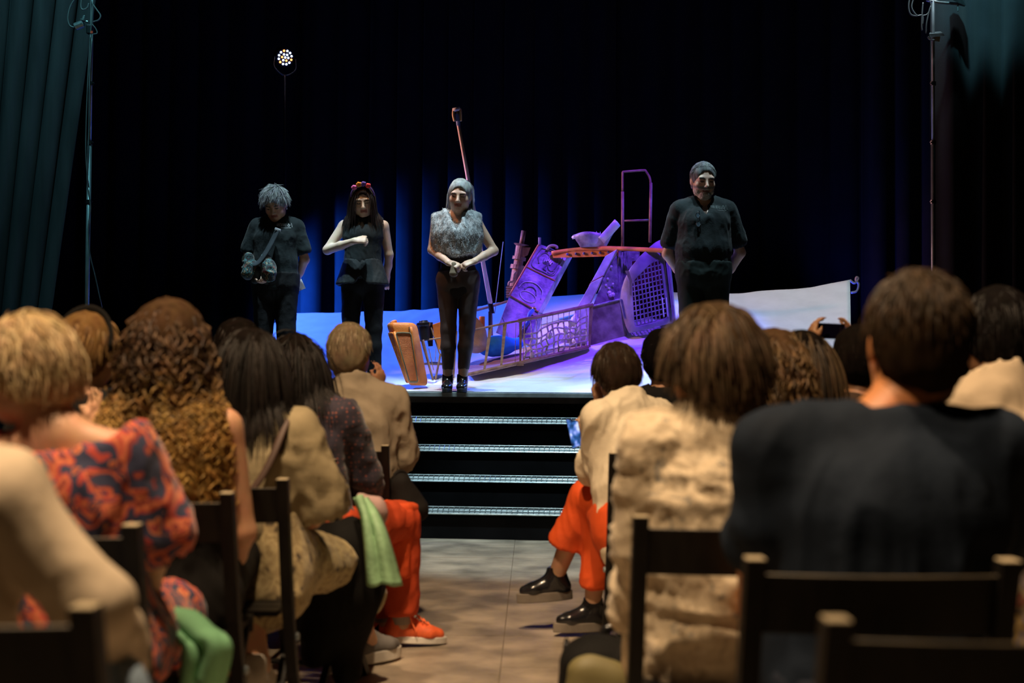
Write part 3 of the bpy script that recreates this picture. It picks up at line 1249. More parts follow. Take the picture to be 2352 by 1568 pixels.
def curtain(name, label, p, q, z0, z1, pitch, amp, material, seed, gather=0.0, narrow=None, n_per=10, kind=None):
    """hanging pleated drape between two floor points"""
    p, q = np.array(p, float), np.array(q, float)
    L = np.linalg.norm(q - p)
    ex = (q - p) / L
    ey = np.cross((0, 0, 1), ex)
    nx = int(L / pitch * n_per) + 1
    nz = 26
    r = np.random.RandomState(seed)
    s_ = np.linspace(0, L, nx)
    ph = np.cumsum(np.full(nx, 2 * math.pi / n_per) * (.75 + .5 * vnoise(np.stack([s_ / pitch * .7 + seed, s_ * 0, s_ * 0], 1))))
    P = np.zeros((nz, nx, 3))
    for k in range(nz):
        t = k / (nz - 1)
        z = z0 + (z1 - z0) * t
        am = amp * (1.0 - .45 * t) * (.7 + .6 * vnoise(np.stack([s_ / pitch * .31 + seed * 2, np.full(nx, t * 1.3), s_ * 0 + 4], 1)))
        off = am * (np.sin(ph) + .25 * np.sin(2.1 * ph + 1))
        sx = s_ + am * .5 * np.cos(ph)
        if narrow is not None:
            f = narrow(t)
            sx = sx * f
        P[k] = p + ex * sx[:, None] + ey * off[:, None]
        P[k, :, 2] = z
    b = MB().grid(P)
    o = b.build(name, material, smooth=True, solid=.006, loc=(p + q) / 2 * (1, 1, 0) + (0, 0, z0))
    tag(o, label, 'curtain', 'black stage drapes')
    return o


curtain('stage_curtain', 'long black pleated drape closing the back of the stage, washed blue', st(-2.9, 4.45, 0), st(.75, 4.3, 0), 1.01, 6.6, .33, .10, M_velvet, 4)
curtain('stage_curtain', 'dark pleated backdrop drape behind the tall bearded person', st(.6, 4.5, 0), st(3.6, 4.4, 0), 1.01, 6.6, .36, .06, M_velvet, 9)
curtain('stage_curtain', 'unlit black backdrop drape behind the slim pole with the looped cable', st(-6.6, 4.4, 0), st(-2.75, 4.6, 0), 1.01, 6.6, .36, .07, M_velvet, 13)
curtain('stage_curtain', 'narrow black drape catching blue light beside the white sheet corner', st(3.35, 3.9, 0), st(5.2, 3.3, 0), 1.01, 6.6, .30, .09, M_velvet, 21)
# wing drapes
pl = at(-60, 730, 10.4)
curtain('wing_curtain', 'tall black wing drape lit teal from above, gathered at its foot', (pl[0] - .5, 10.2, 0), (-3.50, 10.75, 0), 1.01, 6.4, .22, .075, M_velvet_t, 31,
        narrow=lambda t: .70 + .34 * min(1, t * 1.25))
curtain('wing_curtain', 'black wing drape with a short teal lit top beside the rigged pole', (3.35, 10.3, 0), (4.9, 9.9, 0), 1.01, 6.4, .24, .06, M_velvet, 37)


# slim poles with clamps and cables
def pole(label, p0, p1, right):
    t = thing('lighting_pole', label, 'pole', p0)
    p0, p1 = np.array(p0), np.array(p1)
    b = MB()
    b.tube([p0, p0 + (p1 - p0) * .55], .017, 10)
    b.build('lower_tube', mat('pole_metal', (.22, .27, .29), .4, metal=.4), t, smooth=True)
    b = MB()
    b.tube([p0 + (p1 - p0) * .54, p1], .013, 10)
    b.build('upper_tube', mat('pole_metal', (.22, .27, .29), .4, metal=.4), t, smooth=True)
    b = MB()
    b.lathe(p0, (0, 0, 1), [(0, .22), (.012, .22), (.018, .20), (.03, .03), (.06, .024)], 24)
    b.build('base_plate', M_dmetal, t, smooth=False)
    for f in (.42, .55, .68):
        b = MB()
        c = p0 + (p1 - p0) * f
        b.lathe(c - (0, 0, .015), (0, 0, 1), [(0, .022), (.03, .022)], 12)
        b.tube([c, c + np.array((.035 if not right else -.03, -.02, 0))], .006, 6)
        b.build('collar', M_dmetal, t)
    return t


M_teal_metal = mat('worn_lamp_metal', (.30, .36, .38), .35, metal=.8, var=.3, scale=25)
d = 10.05
pL = pole('slim teal lit pole with small clamp lamp and cable loops, beside wing drape', at(196, 905, d), at(214, -140, d), False)
pR = pole('slim rigged pole with crossbar and hanging cable, behind the navy shirt', at(2144, 905, d), at(2143, -140, d), True)
# left pole gear
b = MB()
b.lathe(at(172, 62, d), np.array(at(192, 54, d)) - at(172, 62, d), [(0, .026), (.005, .030), (.07, .030), (.075, .022)], 16)
b.build('lamp_head', M_teal_metal, pL)
b = MB()
b.lathe(at(191, 48, d), at(196, 28, d) - at(191, 48, d), [(0, .025), (.012, .025), (.014, .014), (.04, .012), (.05, .005)], 14)
b.tube([at(186, 46, d), at(202, 50, d)], .008, 8)
b.build('clamp', M_teal_metal, pL)
b = MB()
b.box(at(207, 68, d), (.05, .05, .07))
b.build('clamp_block', M_dmetal, pL, bevel=.006)
b = MB()
b.box(at(211, 74, d - .03), (.018, .012, .018))
b.build('indicator', mat('red_plastic', (.8, .08, .03), .4), pL)
for pts, r_ in (([(180, -12), (163, 12), (156, 40), (160, 58), (170, 63)], .006), ([(188, -8), (186, 14), (190, 22), (200, 18), (204, 8)], .006),
                ([(212, 8), (222, 22), (231, 36), (226, 46), (214, 50)], .006), ([(212, 56), (220, 66), (223, 76), (214, 79)], .005),
                ([(212, 78), (206, 170), (204, 300), (200, 410), (205, 450), (208, 480), (203, 520), (206, 580), (220, 640), (234, 706)], .005),
                ([(208, 78), (201, 200), (197, 340), (202, 420)], .005), ([(206, -40), (210, 40), (208, 78)], .006), ([(218, -40), (212, 30), (211, 60)], .006)):
    b = MB()
    b.tube(smooth_path([at(x, y, d - .03) for x, y in pts], 30), r_, 6)
    b.build('cable', mat('cable_sheath', (.10, .12, .125), .35), pL, smooth=True)
# right pole gear
b = MB()
b.tube([at(2128, 0, d), at(2156, 6, d), at(2200, 9, d), at(2216, 12, d)], .012, 8)
b.build('crossbar', M_teal_metal, pR, smooth=True)
b = MB()
b.hexa([at(2180, -4, d - .05), at(2210, -2, d - .05), at(2219, 14, d - .05), at(2200, 6, d - .05), at(2180, -14, d + .06), at(2212, -10, d + .06), at(2219, 10, d + .06), at(2200, 2, d + .06)])
b.build('lamp_flap', M_dmetal, pR)
b = MB()
b.hexa([at(2134, 78, d - .05), at(2166, 76, d - .05), at(2170, 82, d - .05), at(2136, 86, d - .05), at(2136, 74, d + .05), at(2160, 72, d + .05), at(2166, 78, d + .05), at(2138, 82, d + .05)])
b.build('clamp_plate', M_teal_metal, pR)
b = MB()
b.hexa([at(2147, 84, d - .04), at(2160, 84, d - .04), at(2158, 96, d - .04), at(2146, 94, d - .04), at(2147, 84, d + .02), at(2160, 84, d + .02), at(2158, 96, d + .02), at(2146, 94, d + .02)])
b.build('tag_block', mat('kraft_label', (.35, .32, .22), .8), pR)
b = MB()
b.tube(smooth_path([at(2131, 84, d - .04), at(2136, 90, d - .04), at(2146, 92, d - .04)]), .008, 6)
b.build('hook', M_teal_metal, pR)
for pts, r_ in (([(2091, -12), (2087, 14), (2091, 32), (2104, 37), (2119, 36), (2119, 60)], .006), ([(2100, -8), (2094, 16), (2102, 32), (2108, 36)], .006),
                ([(2120, 6), (2118, 30), (2117, 58), (2118, 70)], .006), ([(2138, 14), (2134, 26), (2128, 55), (2127, 76)], .006),
                ([(2136, 2), (2138, 16), (2130, 32), (2120, 36)], .005), ([(2200, 10), (2200, 26)], .006)):
    b = MB()
    b.tube(smooth_path([at(x, y, d - .03) for x, y in pts], 24), r_, 6)
    b.build('cable', mat('cable_sheath', (.10, .12, .125), .35), pR, smooth=True)

# LED par lamp on its stand far behind
d = 13.9
par = thing('stage_lamp', 'round stage lamp with glowing white and red diodes on a dark stand', 'lamp', at(655, 905, d) * (1, 1, 0) + (0, 0, 1.0))
c = at(655, 132, d)
ax = nrm(np.array((1.6, -2.6, -1.1)))
b = MB()
b.lathe(c - ax * .16, ax, [(0, .05), (.02, .09), (.10, .105), (.158, .105), (.16, .095)], 24)
b.build('housing', M_black, par, smooth=True)
u = nrm(np.cross(ax, (0, 0, 1)))
w_ = np.cross(u, ax)
spots = [(0, 0)] + [(.036 * math.cos(a), .036 * math.sin(a)) for a in np.linspace(0, 2 * math.pi, 6, endpoint=False)] + \
    [(.074 * math.cos(a), .074 * math.sin(a)) for a in np.linspace(.2, .2 + 2 * math.pi, 12, endpoint=False)]
for i, (x, y) in enumerate(spots):
    b = MB()
    q = c + u * x + w_ * y
    b.lathe(q, ax, [(0, .0115), (.006, .0105), (.010, .005)], 10)
    b.build('diode', mat_glow('diode_red', (1, .25, .05), 7) if i % 4 == 1 else mat_glow('diode_white', (.50, .62, 1.0), 7), par)
b = MB()
b.tube(smooth_path([c + u * .125, c + u * .125 + (0, 0, -.12), c + (0, 0, -.2), c - u * .125 + (0, 0, -.12), c - u * .125]), .008, 8)
b.build('yoke', M_dmetal, par, smooth=True)
b = MB()
b.tube([c + (0, 0, -.2), at(655, 905, d) * (1, 1, 0) + (0, 0, 1.02)], .016, 8)
b.build('stand_tube', M_dmetal, par, smooth=True)
b = MB()
f0 = at(655, 905, d) * (1, 1, 0)
for a in (0, 2.1, 4.2):
    b.tube([f0 + (0, 0, 1.35), f0 + (.4 * math.cos(a), .4 * math.sin(a), 1.02)], .01, 6)
b.build('tripod_foot', M_dmetal, par)
spot('stage_lamp_beam', tuple(c + ax * .03), tuple(at(1300, 760, 11.6)), 120, (.10, .12, 1.0), 34, .5, .08)
# ------------------------------------------------------------------ the white ground cloth
def ground(x, y):
    """height of the cloth over the stage"""
    x, y = np.asarray(x, float), np.asarray(y, float)
    t = np.clip((y - 10.12 + .09 * x) / 2.85, 0, 1.05)
    back = np.interp(x, [-3.4, -2.95, -2.2, -1.2, -.3, .2, 2.2, 3.0, 3.42, 4], [1.36, 1.46, 1.86, 1.84, 1.86, 1.92, 1.90, 1.98, 2.06, 2.1])
    h = 1.006 + (back - 1.006) * t ** 1.6
    h += .38 * np.exp(-((x - 1.25) / .85) ** 2 - ((y - 11.7) / .8) ** 2) * np.clip(t * 4, 0, 1)
    return h


nx, ny = 150, 110
P = np.zeros((ny, nx, 3))
for j in range(ny):
    t = j / (ny - 1)
    xl = -2.45 + (-2.97 + 2.45) * t
    xr = 2.62 + (3.42 - 2.62) * t
    x = np.linspace(xl, xr, nx)
    y = 10.10 - .087 * x + (12.95 - 10.10 + .087 * x) * t
    z = ground(x, y)
    q = np.stack([x, y, z], 1)
    r_ = np.sqrt((x - .3) ** 2 + (y - 11.9) ** 2)
    z = z + (.006 * np.sin(r_ * 38 + 3 * vnoise(q * 2.1)) * np.exp(-((r_ - 1.45) / .35) ** 2) + .03 * (vnoise(q * np.array((1.6, 2.6, 1))) - .5) + .012 * (vnoise(q * np.array((6, 3, 1))) - .5)) * min(1, t * 6)
    P[j] = np.stack([x, y, z], 1)
M_sheet = mat('white_canvas', (.72, .72, .74), .85, var=.05, scale=5, bump=.12, bscale=200)
b = MB().grid(P)
sheet = b.build('ground_sheet', M_sheet, smooth=True, solid=.004, loc=(0, 11.5, 1.0))
tag(sheet, 'large white canvas sheet covering the stage floor and rising behind', 'sheet')
# corner tie
cn = P[-1, -1]
t = thing('rope_tie', 'short pale rope loop tied at the raised sheet corner', 'rope', cn)
b = MB()
dd = cn[1]
b.tube(smooth_path([cn, at(1962, 650, dd), at(1970, 643, dd), at(1971, 638, dd), at(1967, 637, dd), at(1966, 645, dd), at(1972, 652, dd), at(1968, 668, dd), at(1955, 672, dd)], 40), .012, 8)
b.build('loop', mat('pale_rope', (.62, .56, .62), .8), t, smooth=True)

# ------------------------------------------------------------------ the wrecked tractor set
M_orange = mat('orange_paint', (.62, .17, .03), .55, color2=(.80, .27, .05), scale=9, bump=.15, bscale=90)
M_orange_d = mat('orange_grime', (.30, .08, .02), .6, color2=(.48, .14, .03), scale=14)
M_grime = mat('grey_grime', (.20, .17, .10), .8)
M_rust = mat('rusty_metal', (.20, .10, .06), .6, color2=(.34, .20, .13), scale=16, bump=.2, metal=.3)
M_wood = mat('old_wood', (.30, .17, .09), .7, color2=(.46, .29, .16), scale=7, stretch=(1, 6, 6), bump=.2)
M_panel = mat('pressed_tin', (.13, .11, .15), .5, color2=(.62, .58, .62), scale=7, bump=.5, bscale=30, metal=.15, detail=10, lo=.36, hi=.66)
M_tin_w = mat('scraped_lit_tin', (.55, .53, .55), .45, color2=(.95, .93, .92), scale=9, metal=.2, bump=.25, bscale=50, detail=7)  # near-white tones hold the white front light on the leaning panel
M_tin_b = mat('dented_sheet_metal', (.12, .10, .15), .34, color2=(.42, .40, .44), scale=14, bump=.9, bscale=26, metal=.35)
M_trunk = mat('worn_trunk_metal', (.13, .075, .085), .6, color2=(.36, .26, .26), scale=8, bump=.3, bscale=45, metal=.2, detail=7)
M_fender = mat('fender_paint', (.22, .18, .28), .42, var=.35, scale=6, metal=.15, coat=.15)
M_engine = mat('engine_black', (.02, .02, .024), .35, metal=.5)
M_rope = mat('net_rope', (.48, .38, .33), .9, var=.3, scale=40)


def PT(l):
    return [at(*q) for q in l]


# radiator: V-nosed shell leaning on the sheet
rb, rt = at(957, 885, 10.45), at(921, 741, 10.45)
upv = rt - rb
SEC_T = [(-.125, -.035), (-.068, -.105), (.080, -.075), (.128, .02), (.105, .12), (-.10, .10)]
SEC_B = [(-.060, -.02), (-.050, -.055), (.020, -.05), (.095, .0), (.085, .09), (-.03, .07)]


def rad_pt(a, h):
    """a: index of section corner, h: 0 bottom .. 1 top"""
    xt, yt = SEC_T[a]
    xb, yb = SEC_B[a]
    k = np.interp(h, [0, .03, .08, .90, .95, .985, 1.0], [.80, .94, 1, 1, .97, .88, .72])
    f = h ** .9
    return rb + upv * h + np.array(((xb + (xt - xb) * f) * k, (yb + (yt - yb) * f) * k, 0))


rad = thing('tractor_radiator', 'orange tractor radiator grille shell leaning on the white sheet', 'radiator', rb - (0, 0, .005))
b = MB()
hs = [0, .03, .08, .25, .5, .75, .90, .95, .985, 1.0]
n = len(SEC_T)
V = [rad_pt(a, h) for h in hs for a in range(n)]
F = [(i * n + k, i * n + (k + 1) % n, (i + 1) * n + (k + 1) % n, (i + 1) * n + k) for i in range(len(hs) - 1) for k in range(n)]
F += [tuple(reversed(range(n))), tuple(range((len(hs) - 1) * n, len(hs) * n))]
b.add(V, F)
b.build('shell', M_orange, rad, bevel=.014, smooth=True)
b = MB()
cp = at(905, 742, 10.43)
b.lathe(cp - nrm(upv) * .02, upv + np.array((-.10, 0, 0)), [(0, .018), (.016, .020), (.018, .030), (.034, .034), (.042, .022), (.046, .004)], 18)
b.build('filler_cap', M_orange, rad, smooth=True)


def face_pt(a0, a1, f, h, out):
    p = rad_pt(a0, h) * (1 - f) + rad_pt(a1, h) * f
    e = rad_pt(a1, h) - rad_pt(a0, h)
    nn = nrm(np.cross(e, upv))
    return p + nn * out


for a0, a1, nb in ((0, 1, 8), (1, 2, 22)):
    b = MB()
    h0, h1 = .08, .82
    pp = [face_pt(a0, a1, .10, h0, .003), face_pt(a0, a1, .90, h0, .003), face_pt(a0, a1, .90, h1, .003), face_pt(a0, a1, .10, h1, .003)]
    b.slab(pp, np.cross(rad_pt(a1, .5) - rad_pt(a0, .5), upv), .003)
    g = b.build('grille_panel', mat('grille_dark', (.16, .05, .02), .7), rad)
    b = MB()
    for k in range(nb):
        f = .12 + .76 * (k + .5) / nb
        b.tube([face_pt(a0, a1, f, h0, .009), face_pt(a0, a1, f, .45, .009), face_pt(a0, a1, f, h1, .009)], .0019, 4)
    for k in range(40):
        h = h0 + (h1 - h0) * k / 39
        b.tube([face_pt(a0, a1, .1, h, .010), face_pt(a0, a1, .9, h, .010)], .0013, 4)
    b.build('grille_wires', M_orange, g)
    b = MB()
    loop = [face_pt(a0, a1, f, h, .010) for f, h in ((.05, h0), (.05, .45), (.05, h1 - .02), (.12, h1 + .01), (.5, h1 + .015), (.88, h1 + .01), (.95, h1 - .02), (.95, .45), (.95, h0), (.88, h0 - .025), (.12, h0 - .025), (.05, h0))]
    b.tube(loop, .007, 6)
    b.build('grille_rim', M_grime if a0 == 1 else M_orange, rad, smooth=True)
b = MB()
b.tube([rad_pt(1, h) + (0, -.006, 0) for h in (.05, .3, .6, .85)], .010, 8)
b.build('centre_bar', M_orange, rad, smooth=True)
b = MB()
b.tube([rad_pt(2, h) + (.002, -.004, 0) for h in (.05, .3, .6, .84, .93)], .012, 8)
b.build('side_bead', M_orange, rad, smooth=True)
b = MB()
b.tube([face_pt(1, 2, .92, h, .003) for h in (.82, .88, .93)], .012, 6, flat=.4)
b.build('worn_streak', M_grime, rad)

# bits of engine behind the radiator
eng = thing('engine_wreck', 'black engine pot held by thin rusty struts behind the orange radiator', 'engine', at(985, 872, 10.75))
d = 10.75
b = MB()
b.lathe(at(976, 782, d), at(973, 742, d) - at(976, 782, d), [(0, .035), (.01, .042), (.12, .052), (.13, .06), (.15, .06), (.155, .04), (.17, .035)], 18)
b.build('pot', M_engine, eng, smooth=False, bevel=.004)
b = MB()
for k in range(9):
    p = at(966 + k * 2.6, 742 + (k % 3), d - .03)
    b.box(p, (.008, .012, .03))
b.build('pot_studs', M_rust, eng)
b = MB()
b.lathe(at(989, 795, d + .05), at(985, 745, d + .05) - at(989, 795, d + .05), [(0, .02), (.10, .03), (.2, .036)], 14)
b.build('tank', M_engine, eng)
b = MB()
b.poly(PT([(993, 745, d + .02), (1014, 738, d + .02), (1014, 806, d + .02), (1006, 800, d + .02), (998, 780, d + .02)]), (0, 1, 0), .03)
b.build('side_plate', M_orange, eng, bevel=.005)
for l, r_ in (([(960, 783, d), (1012, 776, d - .02)], .008), ([(958, 745, d), (995, 873, d - .05)], .010), ([(972, 780, d - .05), (994, 872, d - .1)], .009),
              ([(990, 752, d), (1010, 812, d)], .007), ([(1048, 760, d), (1041, 868, d - .05)], .011), ([(1012, 812, d), (1000, 872, d - .05)], .010),
              ([(985, 800, d), (996, 850, d)], .004), ([(1002, 800, d), (999, 830, d)], .003)):
    b = MB()
    b.tube(PT(l), r_, 6)
    b.build('strut', M_rust if r_ > .0085 else M_wood, eng)
b = MB()
b.lathe(at(996, 838, d + .2), (0, 0, 1), [(0, .10), (.012, .11), (.02, .07), (.028, .03)], 20)
b.build('lost_disc', M_rust, eng)

# gangway: planks with a low rail and net
gw = thing('gangway', 'rusty plank gangway with low rail and knotted rope net', 'gangway', at(1195, 836, 11.0))
fl, fr_ = at(1074, 860, 10.8), at(1352, 796, 11.15)
tl, tr = at(1090, 757, 10.8), at(1362, 700, 11.15)
ex = fr_ - fl
ey = np.array((-.09, .66, .10))
for k in range(7):
    o = ey * k / 7
    b = MB()
    a, c_ = fl + o + ex * .02, fr_ + o + ex * (.0 if k else 0)
    b.slab([a, c_, c_ + ey * .135, a + ey * .135], (0, 0, -1), .02)
    b.build('plank', mat('pink_lit_plank', (.34, .20, .20), .65, color2=(.52, .34, .32), scale=9, stretch=(1, 8, 8), bump=.2), gw, bevel=.003)  # pink stage light on the deck mixed into the plank colour
b = MB()
b.tube([fl - (0, .02, .0), fr_ - (0, .02, 0)], .013, 8)
b.build('bottom_rail', M_rust, gw)
b = MB()
m = at(1190, 737, 10.95)
b.tube([tl, at(1156, 743, 10.88), m], .009, 8)
b.tube([m, tr], .016, 8)
b.build('top_rail', M_rust, gw)
for x0, y0, x1, y1, dd, w_, mm in ((1127, 749, 1112, 852, 10.84, .026, M_wood), (1160, 743, 1151, 842, 10.88, .026, M_wood), (1196, 736, 1195, 838, 10.95, .022, M_rust), (1358, 700, 1354, 797, 11.14, .026, M_rust)):
    p, q = at(x0, y0, dd), at(x1, y1, dd)
    b = MB()
    X = np.array((1.0, 0, 0))
    b.hexa([q - X * w_ * .35, q + X * w_ * .35, q + X * w_ * .35 + (0, .02, 0), q - X * w_ * .35 + (0, .02, 0), p - X * w_ * .6, p + X * w_ * .6, p + X * w_ * .6 + (0, .02, 0), p - X * w_ * .6 + (0, .02, 0)])
    b.build('rail_post', mm, gw)
b = MB()
p, q = at(1202, 838, 10.94), at(1188, 834, 10.93)
b.box((p + q) / 2, (.06, .05, .03))
b.build('post_foot', M_rust, gw, bevel=.004)
for x in (1185, 1204):
    b = MB()
    b.tube([at(x, 742, 10.94), at(x - 2, 836, 10.94)], .0025, 5)
    b.build('tie_wire', M_rust, gw)
rs = np.random.RandomState(5)
nc, nr = 12, 6
N = np.zeros((nr, nc, 3))
for i in range(nr):
    for k in range(nc):
        f = k / (nc - 1)
        x = 1206 + (1346 - 1206) * f + rs.uniform(-3, 3)
        top = 765 - 38 * f + 5 * math.sin(f * 9)
        bot = 832 - 36 * f
        y = top + (bot - top) * i / (nr - 1) + rs.uniform(-3, 3)
        N[i, k] = at(x, y, 10.97 + .17 * f + rs.uniform(-.012, .012))
b = MB()
for i in range(nr):
    b.tube(smooth_path(N[i], 44), .0085, 5)
for k in range(nc):
    b.tube(smooth_path(N[:, k], 24), .0085, 5)
    if k % 1 == 0:
        b.tube([N[0, k], at(1206 + 140 * k / (nc - 1), 739 - 33 * k / (nc - 1), 10.97 + .17 * k / (nc - 1))], .0035, 5)
for i in range(nr):
    for k in range(nc):
        b.lathe(N[i, k] - (0, 0, .008), (0, 0, 1), [(0, .004), (.004, .012), (.012, .012), (.016, .004)], 6)
net = b.build('rope_net', M_rope, gw, smooth=True)
for p in ((1222, 816), (1262, 770), (1298, 758)):
    b = MB()
    c = at(p[0], p[1], 10.98)
    b.lathe(c - (0, 0, .035), (.1, 0, 1), [(0, .004), (.02, .02), (.05, .022), (.07, .006)], 8)
    b.build('knot', M_rope, gw, smooth=True)
b = MB()
b.tube(PT([(1080, 716, 12.1), (1130, 703, 12.1), (1172, 690, 12.1)]), .012, 8)
for x, y in ((1084, 715), (1128, 704)):
    b.tube([at(x, y, 12.1), at(x + 2, 790, 12.0)], .012, 8)
b.build('back_rail', M_rust, gw)

# cab of the wreck: two leaning panels, beam, trunk and fender
cab = thing('tractor_cab_wreck', 'wrecked tractor cab with embossed leaning panels and grilled fender, in purple light', 'wreck', at(1380, 800, 11.5))
quad = PT([(1238, 560, 11.75), (1305, 588, 11.75), (1236, 718, 11.55), (1169, 680, 11.55)])


def bil(q, a, b_):
    return (q[0] * (1 - a) + q[1] * a) * (1 - b_) + (q[3] * (1 - a) + q[2] * a) * b_


nq = nrm(np.cross(quad[1] - quad[0], quad[3] - quad[0]))
if nq[1] > 0:
    nq = -nq
b = MB()
b.slab([quad[3], quad[2], quad[1], quad[0]], np.array((.35, .94, 0)), .13)
lp = b.build('leaning_panel', M_panel, cab, bevel=.006)


def qp(a, b_, o=.006):
    return bil(quad, a, b_) + nq * o


def ring(name, pts, r_, m, par, closed=True):
    b = MB()
    pts = smooth_path(pts + ([pts[0]] if closed else []), 40)
    b.tube(pts, r_, 6)
    return b.build(name, m, par, smooth=True)


M_relief = M_tin_w
ring('embossed_border', [qp(a, c) for a, c in ((.14, .05), (.5, .035), (.86, .05), (.9, .2), (.86, .38), (.5, .395), (.14, .38), (.1, .2))], .0045, M_panel, lp)
for pts in ([(.3, .3), (.2, .2), (.3, .1), (.48, .12), (.55, .22), (.42, .26), (.38, .19)], [(.62, .1), (.78, .12), (.82, .25), (.7, .33), (.58, .27), (.66, .2)],
            [(.5, .15), (.56, .24), (.5, .34), (.62, .36)], [(.72, .34), (.84, .3), (.8, .37), (.66, .37)]):
    ring('embossed_scroll', [qp(p[0], p[1], .003) for p in pts], .0065, M_panel, lp, False)
for k in range(5):
    a = .42 + .05 * k
    b = MB()
    b.tube([qp(a, .25 - .02 * (2 - abs(k - 2))), qp(a + (k - 2) * .012, .18 - .01 * (2 - abs(k - 2)))], [.010, .003], 6)
    b.build('embossed_leaf', M_relief, lp)
ring('embossed_oval', [qp(.5 + .26 * math.cos(a), .86 + .075 * math.sin(a), .002) for a in np.linspace(0, 2 * math.pi, 12, endpoint=False)], .006, M_relief, lp)
ring('embossed_arch', [qp(a, c) for a, c in ((.12, .8), (.2, .68), (.5, .62), (.8, .68), (.88, .8))], .005, M_relief, lp, False)
ring('embossed_arch', [qp(a, c) for a, c in ((.3, .78), (.36, .72), (.5, .69), (.64, .72), (.7, .78))], .006, M_panel, lp, False)
for h in (.44, .985):
    b = MB()
    b.tube([qp(.0, h, .004), qp(1, h, .004)], .006, 6)
    b.build('seam_strip', M_orange, lp)
for a, c in ((.0, -.02), (1.0, .0)):
    b = MB()
    p = bil(quad, a, c)
    b.tube([p - (0, 0, .02), p + (0, 0, .05)], .013, 8)
    b.build('corner_peg', M_panel, lp)
b = MB()
b.tube([qp(0, .02, .002), qp(0, .98, .002)], .008, 6)
b.build('edge_trim', M_orange, lp)
lq = PT([(1169, 680, 11.56), (1236, 718, 11.56), (1216, 796, 11.45), (1138, 764, 11.40)])
b = MB()
b.slab([lq[3], lq[2], lq[1], lq[0]], np.array((.35, .94, 0)), .15)
b.build('panel_foot', M_panel, cab, bevel=.006)
for pts in ([(1168, 684), (1176, 712), (1172, 700)], [(1142, 738), (1156, 752), (1146, 742)], [(1164, 760), (1172, 786), (1150, 782)]):
    b = MB()
    P3 = [at(x, y, 11.36) for x, y in pts]
    b.poly(P3, (0, 1, 0), .01)
    b.build('torn_edge', M_tin_w, cab)
b = MB()
b.lathe(at(1227, 709, 11.5), (0, -1, 0), [(0, .02), (.015, .018), (.02, .008)], 12)
b.build('knob', mat('brass', (.55, .35, .10), .35, metal=.9), cab, smooth=True)
b = MB()
b.tube(smooth_path(PT([(1224, 712, 11.45), (1216, 722, 11.4), (1212, 740, 11.4), (1200, 752, 11.4)])), [.02] * 25 if False else .018, 8)
b.build('blue_hose', mat('blue_rubber', (.06, .16, .5), .5), cab, smooth=True)
# scraped leaning panel across the opening, white front light put into its colour
for (a, c) in (([(1390, 588), (1417, 572), (1386, 632), (1358, 647)], 0), ([(1357, 649), (1385, 635), (1356, 695), (1325, 706)], 1), ([(1324, 708), (1355, 697), (1348, 792), (1286, 786)], 2)):
    q4 = [at(x, y, 11.35 - .03 * c) for x, y in a]
    b = MB()
    b.slab([q4[3], q4[2], q4[1], q4[0]], np.array((.25, .97, 0)), .05)
    b.build('scraped_lit_panel', M_tin_w, cab, bevel=.004)
b = MB()
b.tube(PT([(1357, 648, 11.33), (1386, 633, 11.33)]), .006, 6)
b.build('seam_strip', M_rust, cab)
b = MB()
b.tube(PT([(1357, 650, 11.33), (1353, 657, 11.33)]), .006, 6)
b.build('seam_end', M_rust, cab)
for i, (x, y, w_) in enumerate(((1318, 735, 9), (1326, 752, 8), (1312, 765, 9), (1330, 772, 7), (1320, 782, 8))):
    c = at(x, y, 11.28)
    b = MB()
    b.lathe(c - (0, 0, .03), (.2, 0, 1), [(0, .012), (.015, w_ / 260), (.05, w_ / 270), (.07, .012), (.09, .010)], 10)
    b.build('bottle', mat('frosted_glass', (.72, .72, .74), .3, coat=.3), cab, smooth=True)
# dented sheet and trunk
b = MB()
b.poly(PT([(1417, 577, 11.4), (1421, 690, 11.4), (1362, 702, 11.35), (1386, 640, 11.38)])[::-1], (0, 1, 0), .04)
b.build('dented_sheet', M_tin_b, cab, bevel=.004)
for x, y in ((1402, 678), (1400, 672), (1408, 676), (1396, 640), (1408, 652), (1404, 612), (1392, 655), (1399, 662)):
    b = MB()
    b.lathe(at(x, y, 11.37), (0, -1, 0), [(0, .012 if y < 670 else .02), (.006, .006)], 7)
    b.build('bright_dent', M_tin_w, cab)
tq = [(1359, 704), (1424, 688), (1441, 772), (1356, 798)]
b = MB()
q4 = [at(x, y, 11.25) for x, y in tq]
b.slab([q4[3], q4[2], q4[1], q4[0]], np.array((.1, 1, 0)), .45)
b.build('trunk', M_trunk, cab, bevel=.012)
b = MB()
b.tube(PT([(1359, 703, 11.24), (1424, 687, 11.24)]), .008, 6)
b.build('trunk_edge', M_tin_b, cab)
b = MB()
for x0, y0, x1, y1, r_ in ((1424, 576, 1420, 690, .016), (1433, 578, 1432, 680, .01), (1441, 575, 1436, 640, .012)):
    b.tube([at(x0, y0, 11.45), at(x1, y1, 11.42)], r_, 8)
    b.build('inner_bar', M_tin_b, cab)
    b = MB()
b.poly(PT([(1422, 580, 11.75), (1470, 570, 11.75), (1470, 690, 11.75), (1424, 700, 11.75)])[::-1], (0, 1, 0), .03)
b.build('inner_sheet', M_tin_b, cab)
# fender with arched grille opening
outer = [(1427, 665), (1434, 642), (1448, 615), (1470, 588), (1492, 567), (1510, 552), (1518, 550), (1526, 560), (1531, 577), (1537, 630), (1543, 690), (1549, 740), (1500, 752), (1446, 766), (1437, 748), (1430, 725), (1424, 695)]
inner = [(1453, 652), (1460, 640), (1474, 626), (1490, 610), (1504, 600), (1513, 594), (1517, 600), (1523, 650), (1529, 700), (1533, 728), (1500, 740), (1458, 750), (1455, 700)]
FD = 11.15


